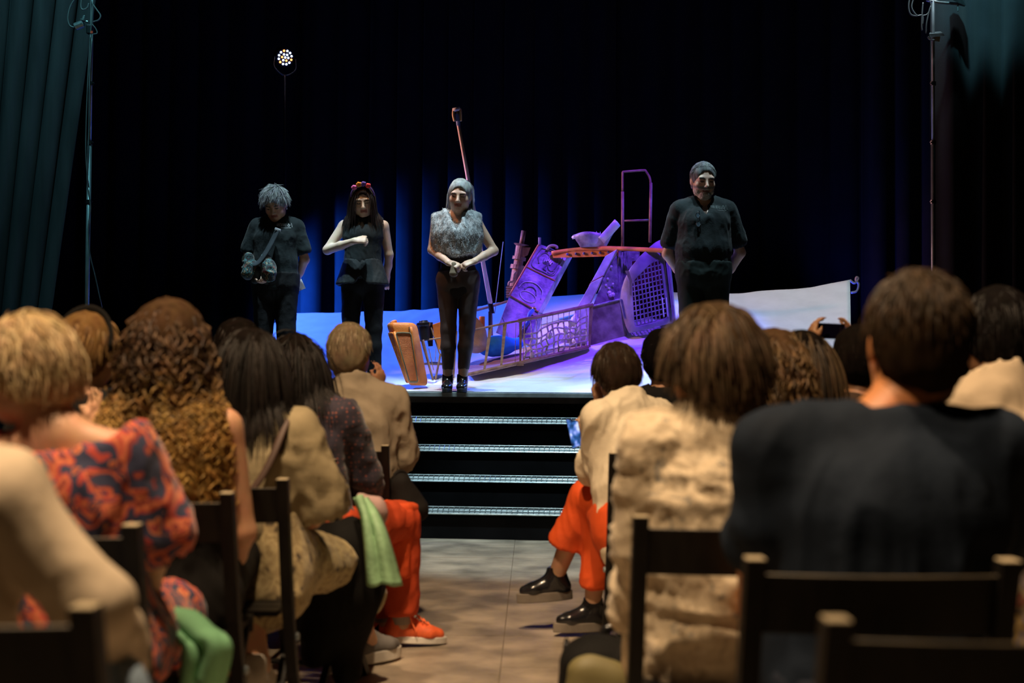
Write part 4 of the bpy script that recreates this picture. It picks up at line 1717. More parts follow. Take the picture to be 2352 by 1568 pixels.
def poly_hit(poly, c, a):
    dx, dy = math.cos(a), math.sin(a)
    best = None
    for i in range(len(poly)):
        (x0, y0), (x1, y1) = poly[i], poly[(i + 1) % len(poly)]
        ex_, ey_ = x1 - x0, y1 - y0
        den = dx * ey_ - dy * ex_
        if abs(den) < 1e-9:
            continue
        t = ((x0 - c[0]) * ey_ - (y0 - c[1]) * ex_) / den
        s_ = ((x0 - c[0]) * dy - (y0 - c[1]) * dx) / den
        if t > 0 and -1e-6 <= s_ <= 1 + 1e-6 and (best is None or t < best):
            best = t
    return (c[0] + dx * best, c[1] + dy * best)


fc = (1494, 680)
angs = np.linspace(0, 2 * math.pi, 72, endpoint=False)


def fd(x, y):      # the fender bulges: its left flank turns away
    return FD + .0016 * max(0, 1462 - x) ** 1.35 / 2.2 + .0007 * max(0, 620 - y)


V, F = [], []
k = len(angs)
for dep in (0, .035):
    for poly in (outer, inner):
        for a in angs:
            x, y = poly_hit(poly, fc, a)
            V.append(at(x, y, fd(x, y)) + np.array((0, dep, 0)))
for i in range(k):
    j = (i + 1) % k
    F += [(i, j, k + j, k + i), (2 * k + j, 2 * k + i, 3 * k + i, 3 * k + j), (j, i, 2 * k + i, 2 * k + j), (k + i, k + j, 3 * k + j, 3 * k + i)]
b = MB().add(V, F)
b.build('fender', M_fender, cab, smooth=True, bevel=.005)
b = MB()
b.tube([at(x, y, FD - .02) for x, y in ((1519, 556), (1525, 575), (1531, 630), (1538, 690), (1543, 736))], .008, 6)
b.build('fender_groove', M_dmetal, cab, smooth=True)
b = MB()
b.hexa(PT([(1531, 575, FD), (1549, 742, FD), (1551, 742, FD + .3), (1533, 575, FD + .3), (1536, 575, FD), (1552, 742, FD), (1554, 742, FD + .3), (1538, 575, FD + .3)]))
b.build('fender_flange', M_fender, cab)


def clip_line(p, q, poly):
    """segment of line p-q inside polygon"""
    ts = []
    for i in range(len(poly)):
        (x0, y0), (x1, y1) = poly[i], poly[(i + 1) % len(poly)]
        dx, dy = q[0] - p[0], q[1] - p[1]
        ex_, ey_ = x1 - x0, y1 - y0
        den = dx * ey_ - dy * ex_
        if abs(den) < 1e-9:
            continue
        t = ((x0 - p[0]) * ey_ - (y0 - p[1]) * ex_) / den
        s_ = ((x0 - p[0]) * dy - (y0 - p[1]) * dx) / den
        if 0 <= s_ <= 1:
            ts.append(t)
    return (min(ts), max(ts)) if len(ts) >= 2 else None


for k in range(9):
    x0, x1 = 1449 + 8.2 * k, 1455.5 + 8.9 * k
    p, q = (x0 - 8, 560), (x1, 752)
    c = clip_line(p, q, inner)
    if c:
        L_ = [(p[0] + (q[0] - p[0]) * t, p[1] + (q[1] - p[1]) * t) for t in c]
        b = MB()
        b.tube([at(x, y, FD + .012) for x, y in L_], .0062, 5)
        b.build('grille_bar', M_fender, cab)
for k in range(14):
    y0 = 604 + 11.4 * k
    p, q = (1440, y0 + 12), (1545, y0 - 14)
    c = clip_line(p, q, inner)
    if c and c[1] - c[0] > .05:
        L_ = [(p[0] + (q[0] - p[0]) * t, p[1] + (q[1] - p[1]) * t) for t in c]
        b = MB()
        b.tube([at(x, y, FD + .02) for x, y in L_], .0062, 5)
        b.build('grille_bar', M_fender, cab)
b = MB()
b.poly(PT([(1452, 600, FD + .3), (1535, 585, FD + .3), (1550, 735, FD + .3), (1455, 758, FD + .3)])[::-1], (0, 1, 0), .02)
b.build('inner_back', mat('dark_red_lining', (.05, .012, .01), .9), cab)
for x in (1522, 1531):
    b = MB()
    b.tube([at(x - 1, 683, FD - .004), at(x + 3, 727, FD - .004)], .009, 6, flat=.6)
    b.build('pale_strip', mat('pale_plastic', (.72, .76, .82), .5), cab)
b = MB()
b.poly(PT([(1436, 622, FD - .01), (1444, 620, FD - .01), (1452, 645, FD - .01), (1451, 680, FD - .01), (1446, 676, FD - .01), (1446, 645, FD - .01)])[::-1], (0, 1, 0), .012)
b.build('torn_lining', M_grime, cab)
# roof beam with bolts
b = MB()
bp = PT([(1268, 581, 11.70), (1300, 576, 11.65), (1340, 572, 11.58), (1390, 570, 11.45), (1430, 571, 11.35), (1480, 573, 11.2), (1533, 576, 11.1)])
b.tube(smooth_path(bp, 30), .020, 8)
b.build('roof_pipe', M_orange, cab, smooth=True)
b = MB()
b.hexa(PT([(1270, 592, 11.70), (1420, 588, 11.42), (1420, 588, 11.46), (1270, 592, 11.74), (1268, 580, 11.70), (1420, 572, 11.42), (1420, 572, 11.46), (1268, 580, 11.74)]))
b.build('roof_beam', M_orange, cab)
for x in (1303, 1323, 1341, 1360, 1378, 1397):
    b = MB()
    b.lathe(at(x, 584 - (x - 1303) * .05, 11.70 - (x - 1268) * .00184 - .002), (0, -1, 0), [(0, .013), (.012, .013), (.016, .008)], 6)
    b.build('bolt', M_fender, cab)
b = MB()
b.tube(smooth_path(PT([(1256, 574, 11.72), (1262, 566, 11.72), (1270, 564, 11.72), (1278, 566, 11.72), (1279, 571, 11.72)])), .014, 8)
b.build('hook', mat('bone_hook', (.35, .28, .18), .6), cab, smooth=True)

# tube frame standing on the beam
fr = thing('tube_frame', 'slender upright tube frame with one crossbar, standing over the wreck', 'frame', at(1460, 570, 11.42))
for l in ([(1430, 571, 11.42), (1430, 440, 11.42)], [(1493, 556, 11.3), (1495, 420, 11.42)]):
    b = MB()
    b.tube(PT(l), .0135, 8)
    b.build('post', M_rust, fr, smooth=True)
b = MB()
b.tube(smooth_path(PT([(1430, 440, 11.42), (1430, 402, 11.42), (1431, 395, 11.42), (1437, 394, 11.42), (1478, 391, 11.42), (1484, 394, 11.42), (1493, 410, 11.42), (1494, 432, 11.42)]), 40), .010, 8)
b.build('top_hoop', M_rust, fr, smooth=True)
b = MB()
b.tube(PT([(1430, 507, 11.42), (1494, 505, 11.42)]), .009, 8)
b.build('crossbar', M_rust, fr, smooth=True)

# scoop bowl on the beam
bw = thing('scoop_bowl', 'battered pale bowl with a sloping trough, resting on the orange beam', 'bowl', at(1362, 569, 11.55))
c0 = at(1362, 568, 11.55)
b = MB()
V = []
n = 36
prof = [(.0, .10), (.0, .115), (.035, .135), (.085, .165), (.118, .185), (.118, .178), (.05, .14), (.015, .10)]
for z, r_ in prof:
    for k in range(n):
        a = 2 * math.pi * k / n
        V.append(c0 + np.array((r_ * math.cos(a), r_ * .72 * math.sin(a), z + .012 * math.sin(3 * a + 1) * (z > .06))))
F = [(i * n + k, i * n + (k + 1) % n, (i + 1) * n + (k + 1) % n, (i + 1) * n + k) for i in range(len(prof) - 1) for k in range(n)]
F += [tuple(reversed(range(n))), tuple(range((len(prof) - 1) * n, len(prof) * n))]
b.add(V, F)
b.build('bowl', M_panel, bw, smooth=True)
b = MB()
p, q = at(1394, 551, 11.5), at(1424, 518, 11.5)
a_ = nrm(q - p)
sd = np.array((0, 1.0, 0))
nu = np.cross(sd, a_)
rows = []
for t in np.linspace(-.25, 1.0, 8):
    rows.append([p + (q - p) * t + sd * .075 * math.sin(f) + nu * (.085 - .085 * math.cos(f)) * (1 if nu[2] > 0 else -1) for f in np.linspace(-1.4, 1.4, 9)])
b.grid(np.array(rows))
b.build('trough', M_tin_w, bw, smooth=True, solid=.008)
b = MB()
for x, y, dx, dy in ((1372, 545, -2, -14), (1377, 545, 2, -13), (1382, 546, -1, -8), (1341, 545, 1, -6), (1368, 547, -10, -5), (1355, 545, 0, -4)):
    b.tube([at(x, y, 11.5), at(x + dx, y + dy, 11.5)], [.008, .002], 5)
b.build('shard', M_tin_w, bw)
b = MB()
b.lathe(at(1322, 547, 11.55), (-.3, -.2, 1), [(0, .03), (.02, .035), (.03, .02), (.034, .004)], 12)
b.build('lip_fold', M_tin_w, bw, smooth=True)
b = MB()
b.lathe(at(1366, 550, 11.5), (0, 0, 1), [(0, .035), (.03, .035), (.045, .02)], 12)
b.build('ball', mat('blue_enamel', (.1, .3, .6), .4), bw, smooth=True)

# exhaust stack
ch = thing('exhaust_stack', 'dark stepped exhaust stack rising behind the embossed panel', 'exhaust', at(1178, 700, 12.1))
p, q = at(1176, 690, 12.1), at(1203, 530, 12.1)
b = MB()
Lq = np.linalg.norm(q - p)
ax = (q - p) / Lq
b.lathe(p + ax * .12, ax, [(0, .05), (.18, .05), (.18, .07), (.22, .07), (.22, .045), (.27, .045), (.27, .065), (.30, .065), (.30, .05), (.40, .05), (.42, .075), (.42, .03)], 16)
b.build('housing', M_rust, ch, smooth=False)
b = MB()
b.lathe(p + ax * .52, ax, [(0, .024), (Lq - .52, .024)], 12)
b.build('pipe', M_rust, ch, smooth=True)
b = MB()
b.hexa(PT([(1163, 684, 12.0), (1181, 684, 12.0), (1181, 684, 12.15), (1163, 684, 12.15), (1163, 657, 12.0), (1184, 657, 12.0), (1184, 657, 12.15), (1163, 657, 12.15)]))
b.build('ribbed_block', M_wood, ch)
for k in range(5):
    b = MB()
    b.tube(PT([(1162, 660 + 5.4 * k, 11.99), (1182, 660 + 5.4 * k, 11.99)]), .005, 6)
    b.build('rib', M_wood, ch)
b = MB()
b.tube(smooth_path(PT([(1168, 656, 12.0), (1170, 648, 12.0), (1178, 645, 12.0), (1181, 630, 12.0), (1186, 624, 12.0)])), .011, 8)
b.build('crank_pipe', M_wood, ch, smooth=True)
b = MB()
b.hexa(PT([(1200, 592, 12.05), (1212, 586, 12.05), (1212, 586, 12.2), (1200, 592, 12.2), (1200, 568, 12.05), (1219, 568, 12.05), (1219, 568, 12.2), (1200, 568, 12.2)]))
b.build('wedge', M_rust, ch)

# the long oar handle
oar = thing('oar_pole', 'long thin wooden pole with a forked grip, leaning behind the grey vest', 'pole', at(1128, 760, 11.6))
p, q = at(1127, 700, 11.6), at(1052, 282, 11.2)
b = MB()
b.tube([p, q], [.021, .015], 8)
b.build('shaft', mat('pink_wood', (.68, .52, .48), .6, color2=(.80, .64, .58), scale=10), oar, smooth=True)
b = MB()
b.tube(PT([(1124, 684, 11.6), (1130, 720, 11.6)]), .024, 8)
b.tube(PT([(1126, 715, 11.6), (1126, 762, 11.6)]), .018, 8)
b.build('socket', M_engine, oar)
b = MB()
b.tube(PT([(1050, 262, 11.2), (1053, 288, 11.2)]), .017, 8)
b.build('ferrule', mat('blue_steel', (.20, .28, .5), .4, metal=.5), oar)
for x0, x1 in ((1041, 1044), (1058, 1058)):
    b = MB()
    b.tube(smooth_path(PT([(x0 + (1 if x0 < 1050 else -1), 250, 11.2), (x0, 262, 11.2), (x1, 278, 11.2)])), .014, 8, flat=.8)
    b.build('grip_cheek', mat('ochre_wood', (.50, .32, .12), .6), oar, smooth=True)
b = MB()
b.tube(PT([(1040, 253, 11.2), (1057, 249, 11.2)]), .017, 10)
b.build('grip_bar', mat('pale_wood', (.62, .62, .62), .6), oar, smooth=True)
b = MB()
b.tube(PT([(1050, 256, 11.2), (1051, 268, 11.2)]), .010, 8)
b.build('grip_stem', mat('ochre_wood', (.50, .32, .12), .6), oar, smooth=True)
b = MB()
b.tube(PT([(1156, 555, 12.4), (1136, 720, 12.3)]), .005, 6)
tag(b.build('thin_rod', mat('blue_rod', (.10, .22, .34), .4)), 'hair-thin bluish rod slanting beside the exhaust stack', 'rod')

# soft things on the planks
S = SDF(.012)
c = at(1092, 806, 11.25)
S.ell(c + (0, 0, .12), (.105, .10, .13), k=.05).ell(c + (-.05, 0, .24), (.07, .07, .08), k=.08).ell(c + (0, 0, .04), (.11, .11, .05), k=.05)
V, F = S.mesh()
N_ = vnormals(V, F)
V = V + N_ * (.012 * (vnoise(V * 14) - .5))[:, None]
o = mesh_obj('sack', V, F, mat('burlap', (.46, .34, .22), .9, bump=.4, bscale=150), smooth=True)
tag(o, 'plump burlap sack slumped on the planks beside the fur vest wearer', 'sack')
S = SDF(.012)
for x, y, r_ in ((1130, 800, .07), (1145, 790, .08), (1160, 792, .07), (1178, 790, .06), (1150, 798, .06)):
    S.ell(at(x, y, 11.35), (r_ * 1.5, r_, r_ * .6), k=.05)
V, F = S.mesh()
N_ = vnormals(V, F)
V = V + N_ * (.03 * (1 - np.abs(2 * vnoise(V * np.array((9, 9, 16))) - 1)))[:, None]
o = mesh_obj('blue_cloth', V, F, mat('bright_blue_cloth', (.03, .30, .95), .8), smooth=True)
tag(o, 'crumpled bright blue cloth heaped on the planks', 'cloth')
b = MB()
b.lathe(at(1107, 752, 11.3), (0, 0, 1), [(0, .024), (.004, .026), (.094, .026), (.098, .024)], 14)
tag(b.build('tin_can', M_orange, smooth=False), 'small orange tin hanging at the gangway rail', 'tin')
# ------------------------------------------------------------------ performers on the stage
M_hair = mat_vcol('hair', .55, .28, bump=.2, bscale=60)
M_tee = mat('black_jersey', (.011, .018, .021), .85, var=.25, scale=7, sheen=.05, bump=.15, bscale=80, wr=.2)
M_slack = mat('black_trouser_cloth', (.009, .010, .012), .85, var=.25, scale=8, bump=.15, bscale=90, wr=.4)
M_boot = mat('black_leather', (.012, .012, .014), .22, var=.3, scale=18, coat=.4)
M_sole = mat('black_rubber', (.015, .015, .016), .7)
SKIN_P = (.62, .42, .31)
OLD = (.60, .40, .30)


def gz(p):
    return float(ground(p[0], p[1]))


def stand(px, d, dz=0.0):
    p = at(px, 880, d)
    return (p[0], p[1], gz(p) + dz)


# woman in black T-shirt with short grey hair
b0 = stand(630, 10.4, .008)
w1 = Person('person with short grey hair in black T-shirt, head bowed, arm behind back', b0, 180, 'stand', size=.965, girth=1.12, headsize=1.1, res=.0085, skin=SKIN_P,
            head=(-6, 34, 4), head_off=(0, .05, -.035), group='performers lined up on the stage',
            over=dict(elR=('p', 567, 596, 10.42), wrR=('p', 590, 632, 10.2), elL=('p', 700, 596, 10.44), wrL=('p', 676, 652, 10.56)))
w1.body(hands={'R': ((-.5, .5, -.7), (-.3, .2, .9), 55), 'L': ((.3, -.2, -.9), (0, -1, 0), 40)})
w1.shirt(M_tee, .70, .020, .75, 1.2, 'v', vdepth=.09, seed=2, folds=.006, hem=[(w1.J['pelvis'] - (0, 0, .10), (0, 0, -1))])
w1.trousers(M_slack, 1.95, .018, seed=3)
w1.cap(M_hair, ((.10, .11, .12), (.42, .46, .48)), grow=.012, low=-.05, front=.085)
w1.strands(M_hair, ((.09, .10, .11), (.50, .55, .58)), 1800, .065, .4, .0022, comb=(.25, .9, -.5), lift=.5, grav=.12, seed=3, hairline=.34, nape=-.25)
for h in 'RL':
    w1.shoe(h, 'boot', M_boot, M_sole, high=.03)
o = MB()
c = w1.world(w1.hp((.078, -.01, -.045)))
for sx in (-1, 1):
    q = w1.world(w1.hp((.079 * sx, -.01, -.047)))
    b = MB()
    b.lathe(q - (0, 0, .012), (0, 0, 1), [(0, .002), (.004, .006), (.012, .006), (.016, .002)], 8)
    e = b.build('earring', mat('pearl', (.8, .8, .78), .25, coat=.5), w1.obj, smooth=True)


def chest_mark(P, par, x0, zc, wd, strokes, material):
    """small printed word mark: strokes lying on the shirt front"""
    b = MB()
    J = P.J
    upv = nrm(J['neck'] - J['chest'])
    fw = np.cross(upv, P.right)
    dg = bpy.context.evaluated_depsgraph_get()
    for st_ in strokes:
        pts = []
        for (x, z) in st_:
            p = J['chest'] + P.right * (x0 + x * wd) + upv * (zc + z * wd)
            o_ = P.world(p + fw * .4)
            hit, loc_, n_, i_ = par.ray_cast(WM[par].inverted() @ Vector(o_), WM[par].inverted().to_3x3() @ Vector(P.Rz @ -fw))
            pts.append(np.array(WM[par] @ loc_) + (P.Rz @ fw) * .002 if hit else P.world(p + fw * .13))
        b.tube(pts, .0022, 4)
    o_ = b.build('chest_print', material, par)
    o_['kind'] = 'stuff'
    return o_


bpy.context.view_layer.update()
STROKES = [[(.30, -.02), (.36, .12), (.42, -.1)], [(.22, .1), (.2, -.08), (.26, -.12), (.28, .0), (.22, .1)], [(.12, .06), (.12, -.1)], [(.12, .02), (.06, .06), (.05, -.1)],
           [(-.0, -.08), (.0, .06), (-.06, .06), (-.07, -.1)], [(-.12, .06), (-.12, -.1)], [(-.12, .05), (-.19, .06), (-.2, -.1)], [(-.25, .05), (-.26, -.1), (-.32, -.08), (-.32, .06)], [(.36, -.16), (.1, -.2), (-.1, -.19)]]
STROKES = [[(-x, z) for x, z in s_] for s_ in STROKES]
M_print = mat('white_print', (.55, .60, .64), .8)
sh = [c for c in w1.obj.children if c.name.startswith('shirt')][0]
chest_mark(w1, sh, -.075, .09, .16, STROKES, M_print)

bag = thing('sling_bag', 'dark cloth sling with bright floral pouch ends worn across the black T-shirt', 'bag', w1.base + (0, -.2, 0))
b = MB()
b.tube(smooth_path([at(638, 528, 10.21), at(628, 548, 10.18), at(612, 578, 10.14), at(592, 604, 10.12), at(574, 606, 10.13)], 30), [.012] + [.03] * 12 + [.036] * 9 + [.04] * 6 + [.03] * 0 if False else .034, 10, flat=.35)
b.build('strap', mat('sling_cloth', (.030, .040, .050), .9, var=.3), bag, smooth=True)
b = MB()
b.box(at(638, 527, 10.19), (.05, .012, .02), X=(1, 0, -.35))
b.build('buckle', mat('pale_buckle', (.55, .6, .66), .4), bag, bevel=.003)
M_flower = mat_pattern('floral_print', [(0, (.01, .01, .015)), (.43, (.03, .16, .18)), (.47, (.01, .01, .015)), (.53, (.34, .33, .22)), (.57, (.02, .015, .02)), (.62, (.26, .04, .06)), (.66, (.01, .01, .01))], 17, distortion=1.2)
for (x, y, dx, dy, r_) in ((570, 610, 0, 6, .040), (612, 612, 6, 10, .042)):
    S = SDF(.008)
    S.cone(at(x - dx * .4, y - 18, 10.15), at(x + dx, y + dy + 10, 10.13), r_ * .7, r_, k=.04)
    S.ell(at(x + 10, y + 4, 10.15), (r_ * .7, r_ * .6, r_ * 1.1), k=.03)
    V, F = S.mesh()
    V = V + vnormals(V, F) * (.02 * (1 - np.abs(2 * vnoise(V * 22) - 1)))[:, None]
    mesh_obj('floral_pouch', V, F, M_flower, bag, smooth=True)
S = SDF(.008)
S.cone(at(590, 625, 10.16), at(586, 642, 10.16), .05, .035, k=.03)
V, F = S.mesh()
mesh_obj('pouch', V, F, mat('sling_cloth', (.030, .040, .050), .9), bag, smooth=True)
b = MB()
b.slab(PT([(685, 646, 10.6), (692, 640, 10.62), (702, 662, 10.6), (687, 668, 10.58)]), (0, 1, 0), .004)
tag(b.build('paper_sheet', mat('white_paper', (.75, .75, .78), .8)), 'folded white paper held behind the back of the grey haired person', 'paper')

# woman with the flower headband
b0 = stand(831, 10.4, .008)
w2 = Person('person with long dark hair and flower headband, fist held to the chest', b0, 180, 'stand', size=.975, girth=.98, headsize=1.1, res=.0085, skin=(.66, .50, .38),
            head=(6, 22, 5), head_off=(-.0, .035, -.02), group='performers lined up on the stage',
            over=dict(elR=('p', 752, 574, 10.36), wrR=('p', 815, 553, 10.18), elL=('p', 893, 585, 10.46), wrL=('p', 888, 636, 10.52)))
w2.body(hands={'R': ((-1, .1, .1), (0, -.6, -.5), 70, 3), 'L': ((.2, -.3, -.9), (0, -1, 0), 40)})
w2.shirt(M_tee, 0, .018, .4, 1.06, 'v', name='vest', vdepth=.03, seed=5, folds=.006, armhole=.008, hem=[(w2.J['pelvis'] - (0, 0, .02), (0, 0, -1))])
S = SDF(.009)
J = w2.J
S.seg(J['waist'] + (0, 0, -.0), J['pelvis'] + np.array((0, .01, -.07)), .15, .115, .215, .16, w2.right, flat=(True, True), k=.02)
S.seg(J['waist'] - (0, 0, .03), J['pelvis'] + np.array((0, .01, -.10)), .14, .105, .205, .15, w2.right, flat=(True, True), k=.01, sub=True)
S.cone(J['pelvis'] + np.array((.0, .2, -.2)), J['pelvis'] + np.array((.0, .16, .01)), .11, .01, k=.02, sub=True)
w2.cloth('peplum', S, mat('charcoal_quilt', (.022, .028, .031), .8, var=.3, scale=9, bump=.3, bscale=50), .007, 9, seed=6)
w2.trousers(M_slack, 1.95, .010, seed=7)
M_dark = ((.012, .008, .007), (.045, .030, .026))
w2.cap(M_hair, M_dark, grow=.012, low=-.10, front=.068)
w2.strands(M_hair, M_dark, 1700, .29, .25, .0026, comb=(0, -.3, -1), lift=.06, grav=.55, seed=8, hairline=.10, nape=-.4, steps=9, part=.0, back=.06)
for h in 'RL':
    w2.shoe(h, 'boot', M_boot, M_sole, high=.04)
band = []
cols = [('pink_felt', (.75, .16, .42)), ('orange_felt', (.85, .30, .04)), ('violet_felt', (.16, .09, .38)), ('red_felt', (.80, .08, .08))]
b = MB()
arc = [w2.world(w2.hp((.088 * math.cos(a), .045, .034 + .104 * math.sin(a) * .96))) for a in np.linspace(.1, math.pi - .1, 20)]
b.tube(arc, .006, 6)
hb = b.build('headband', mat('violet_felt', (.16, .09, .38), .9), w2.obj, smooth=True)
for i, a in enumerate((2.15, 1.75, 1.35, .88)):
    c = w2.hp((.088 * math.cos(a), .052, .036 + .106 * math.sin(a)))
    S = SDF(.004)
    for k in range(5):
        f = k * 1.2566
        S.ell(c + w2.Rh @ np.array((.013 * math.cos(f), .004, .011 * math.sin(f))), (.012, .010, .011), k=.004)
    V, F = S.mesh()
    mesh_obj('felt_flower', w2.world(V), F, mat(cols[3 - i][0], cols[3 - i][1], .9), hb, smooth=True)

# actress in the grey fur vest
b0 = stand(1050, 10.13, .004)
w3 = Person('person with long grey hair in grey fur vest, hands clasped at the waist', b0, 180, 'stand', size=.975, girth=.98, headsize=1.1, res=.0075, skin=OLD,
            head=(-8, 12, -4), head_off=(-.035, .02, 0), twist=0, side=2, group='performers lined up on the stage',
            over=dict(elR=('p', 993, 574, 10.14), wrR=('p', 1030, 603, 9.95), elL=('p', 1134, 576, 10.16), wrL=('p', 1090, 600, 9.95),
                      anR=('p', 1028, 874, 10.13), anL=('p', 1062, 874, 10.13), knR=('p', 1030, 755, 10.11), knL=('p', 1073, 755, 10.11)))
w3.body(hands={'R': ((-.9, .25, -.35), (0, -.5, -.8), 60, 4), 'L': ((.9, .25, -.35), (0, -.5, -.8), 55, 4)})
M_fur = mat('grey_fur', (.20, .235, .26), .95, color2=(.40, .44, .47), scale=22, stretch=(2, 2, .7), sheen=.1, bump=.6, bscale=120)
vest = w3.shirt(M_fur, 0, .040, .0, 1.2, 'v', name='fur_vest', vdepth=.15, seed=9, armhole=-.03, folds=.012, chest=1.12, hem=[(w3.J['waist'] + np.array((.0, 0, -.01)), (.25, .2, -1)), (w3.J['waist'] + np.array((.0, 0, -.01)), (-.25, .2, -1))])
# its fur: short tufts
me = vest.data
co = np.array([v.co for v in me.vertices])
no = np.array([v.normal for v in me.vertices])
rs = np.random.RandomState(2)
pick = rs.choice(len(co), min(len(co), 5200), replace=False)
V, F, C = [], [], []
for i in pick:
    p, n_ = co[i], no[i]
    s_ = nrm(np.cross(n_, (.3, .2, 1))) * .0022
    dn = nrm(np.array((rs.uniform(-.25, .25), rs.uniform(-.25, .25), -1)) * .8 + n_ * .9)
    k = len(V)
    V += [p - s_, p + s_, p + np.cross(dn, s_) * .6 + n_ * .002, p + dn * rs.uniform(.008, .017)]
    F += [(k, k + 1, k + 3), (k + 1, k + 2, k + 3), (k + 2, k, k + 3)]
fur = mesh_obj('fur_tufts', V, F, M_fur, vest, local=True)
fur['kind'] = 'stuff'
S = SDF(.009)
w3.torso(S, .008, lo=.3, belly=1.02)
S.cut(w3.J['chest'] + np.array((0, 0, .02)), (0, 0, 1))
w3.cloth('dark_top', S, mat('dark_brown_top', (.030, .024, .022), .9), .004, 9, seed=4)
w3.trousers(mat('brown_leggings', (.060, .040, .038), .6, var=.3, scale=6), 1.75, .006, seed=10, flare=0, folds=.003)
M_grey = ((.22, .25, .26), (.58, .63, .64))
w3.cap(M_hair, M_grey, grow=.008, low=-.09, front=.066)
w3.strands(M_hair, M_grey, 1400, .36, .2, .0028, comb=(.12, -1, -.35), lift=-.02, grav=.36, keep=lambda d: (d[:, 1] < .30), seed=11, hairline=.12, nape=-.4, steps=10, stiff=.8, back=.16, xmax=(.092, .13))
for h in 'RL':
    w3.shoe(h, 'boot', M_boot, M_sole, high=.07, length=.25)
S = SDF(.006)
c = at(1042, 616, 9.93)
S.cone(c + (0, 0, .03), c - (0, 0, .035), .022, .030, k=.02).ell(c - (0, 0, .045), (.03, .025, .02), k=.02)
V, F = S.mesh()
tag(mesh_obj('small_pouch', V, F, mat('tan_suede', (.22, .17, .12), .9), smooth=True), 'small tan pouch held in the hand of the person in the fur vest', 'pouch')

# bearded man
b0 = stand(1615, 10.02, .004)
m1 = Person('tall bearded person in black V-neck T-shirt with both hands behind the back', b0, 180, 'stand', size=1.055, girth=1.16, headsize=1.1, shw=1.08, res=.0085, skin=(.60, .42, .33),
            head=(8, 13, 0), head_off=(.01, .02, -.01), group='performers lined up on the stage',
            over=dict(elR=('p', 1533, 583, 10.12), wrR=('p', 1580, 650, 10.27), elL=('p', 1700, 580, 10.12), wrL=('p', 1655, 650, 10.27)))
m1.body(hands={'R': ((-.9, -.2, -.3), (0, -1, .2), 40), 'L': ((.9, -.2, -.3), (0, -1, .2), 40)}, paint=dict(brow=(.10, .10, .10), stubble=(.20, .21, .21), lip=(.36, .15, .13)))
m1.shirt(M_tee, .72, .026, .55, 1.25, 'v', vdepth=.15, seed=12, folds=.006, hem=[(m1.J['pelvis'] - (0, 0, .06), (0, 0, -1))])
m1.trousers(mat('dark_teal_trousers', (.016, .026, .026), .85, var=.25), 1.95, .022, seed=13)
M_salt = ((.07, .08, .085), (.34, .38, .40))
m1.cap(M_hair, M_salt, grow=.006, low=-.045, front=.064)
m1.strands(M_hair, M_salt, 1700, .020, .4, .0018, comb=(0, -.3, -1), lift=.3, grav=.2, seed=14, hairline=.06, nape=-.3, steps=4)
S = SDF(.006)
for c, r_ in (((0, .052, -.092), (.044, .043, .036)), ((.045, .028, -.066), (.024, .04, .034)), ((-.045, .028, -.066), (.024, .04, .034)), ((0, .082, -.05), (.03, .012, .008)), ((0, .076, -.083), (.026, .02, .018))):
    S.ell(m1.hp(c), np.array(r_) * m1.hs, m1.Rh, k=.015)
S.ell(m1.hp((0, .098, -.062)), np.array((.02, .03, .006)), m1.Rh, k=.004, sub=True)
V, F = S.mesh()
V = V + vnormals(V, F) * (.006 * (vnoise(V * 120) - .4))[:, None]
rn = vnoise(V * 150)[:, None]
mesh_obj('beard', m1.world(V), F, M_hair, m1.obj, smooth=True, colors=np.array((.26, .28, .29)) * (1 - rn) + np.array((.72, .76, .78)) * rn)
for h in 'RL':
    m1.shoe(h, 'boot', M_boot, M_sole, high=.03, length=.28)
bpy.context.view_layer.update()
sh = [c for c in m1.obj.children if c.name.startswith('shirt')][0]
chest_mark(m1, sh, -.10, .10, .18, STROKES, mat('faded_print', (.16, .20, .21), .8))
# spectacles hung at his neckline
sp = thing('spectacles', 'folded spectacles hanging from the V-neck of the bearded person', 'spectacles', at(1604, 500, 9.86))
for x, y in ((1603, 494), (1604, 514)):
    b = MB()
    c = at(x, y, 9.845)
    b.tube([c + np.array((.016 * math.cos(a), .002 * math.sin(a), .022 * math.sin(a))) for a in np.linspace(0, 2 * math.pi, 17)], .0028, 6)
    r_ = b.build('rim', mat('dark_frame', (.02, .025, .03), .25, coat=.5), sp, smooth=True)
    b = MB()
    b.poly([c + np.array((.0155 * math.cos(a), 0, .0215 * math.sin(a))) for a in np.linspace(0, 2 * math.pi, 16, endpoint=False)], (0, 1, 0), .002)
    b.build('lens', mat('tinted_lens', (.10, .16, .22), .06, coat=.8), r_)
b = MB()
b.tube([at(1603, 501, 9.842), at(1604, 507, 9.842)], .003, 6)
b.build('bridge', mat('dark_frame', (.02, .025, .03), .25), sp)
b = MB()
b.tube([at(1606, 484, 9.86), at(1610, 520, 9.85)], .003, 6)
b.build('temple', mat('dark_frame', (.02, .025, .03), .25), sp)
# ------------------------------------------------------------------ folding chairs
M_chair = mat('black_stained_wood', (.006, .005, .0045), .5, color2=(.012, .010, .008), scale=5, stretch=(8, 8, 1), bump=.15, bscale=40, spec=.18)
CH_TOP = .83
CHAIR = None
CH_G = 'black folding chairs'


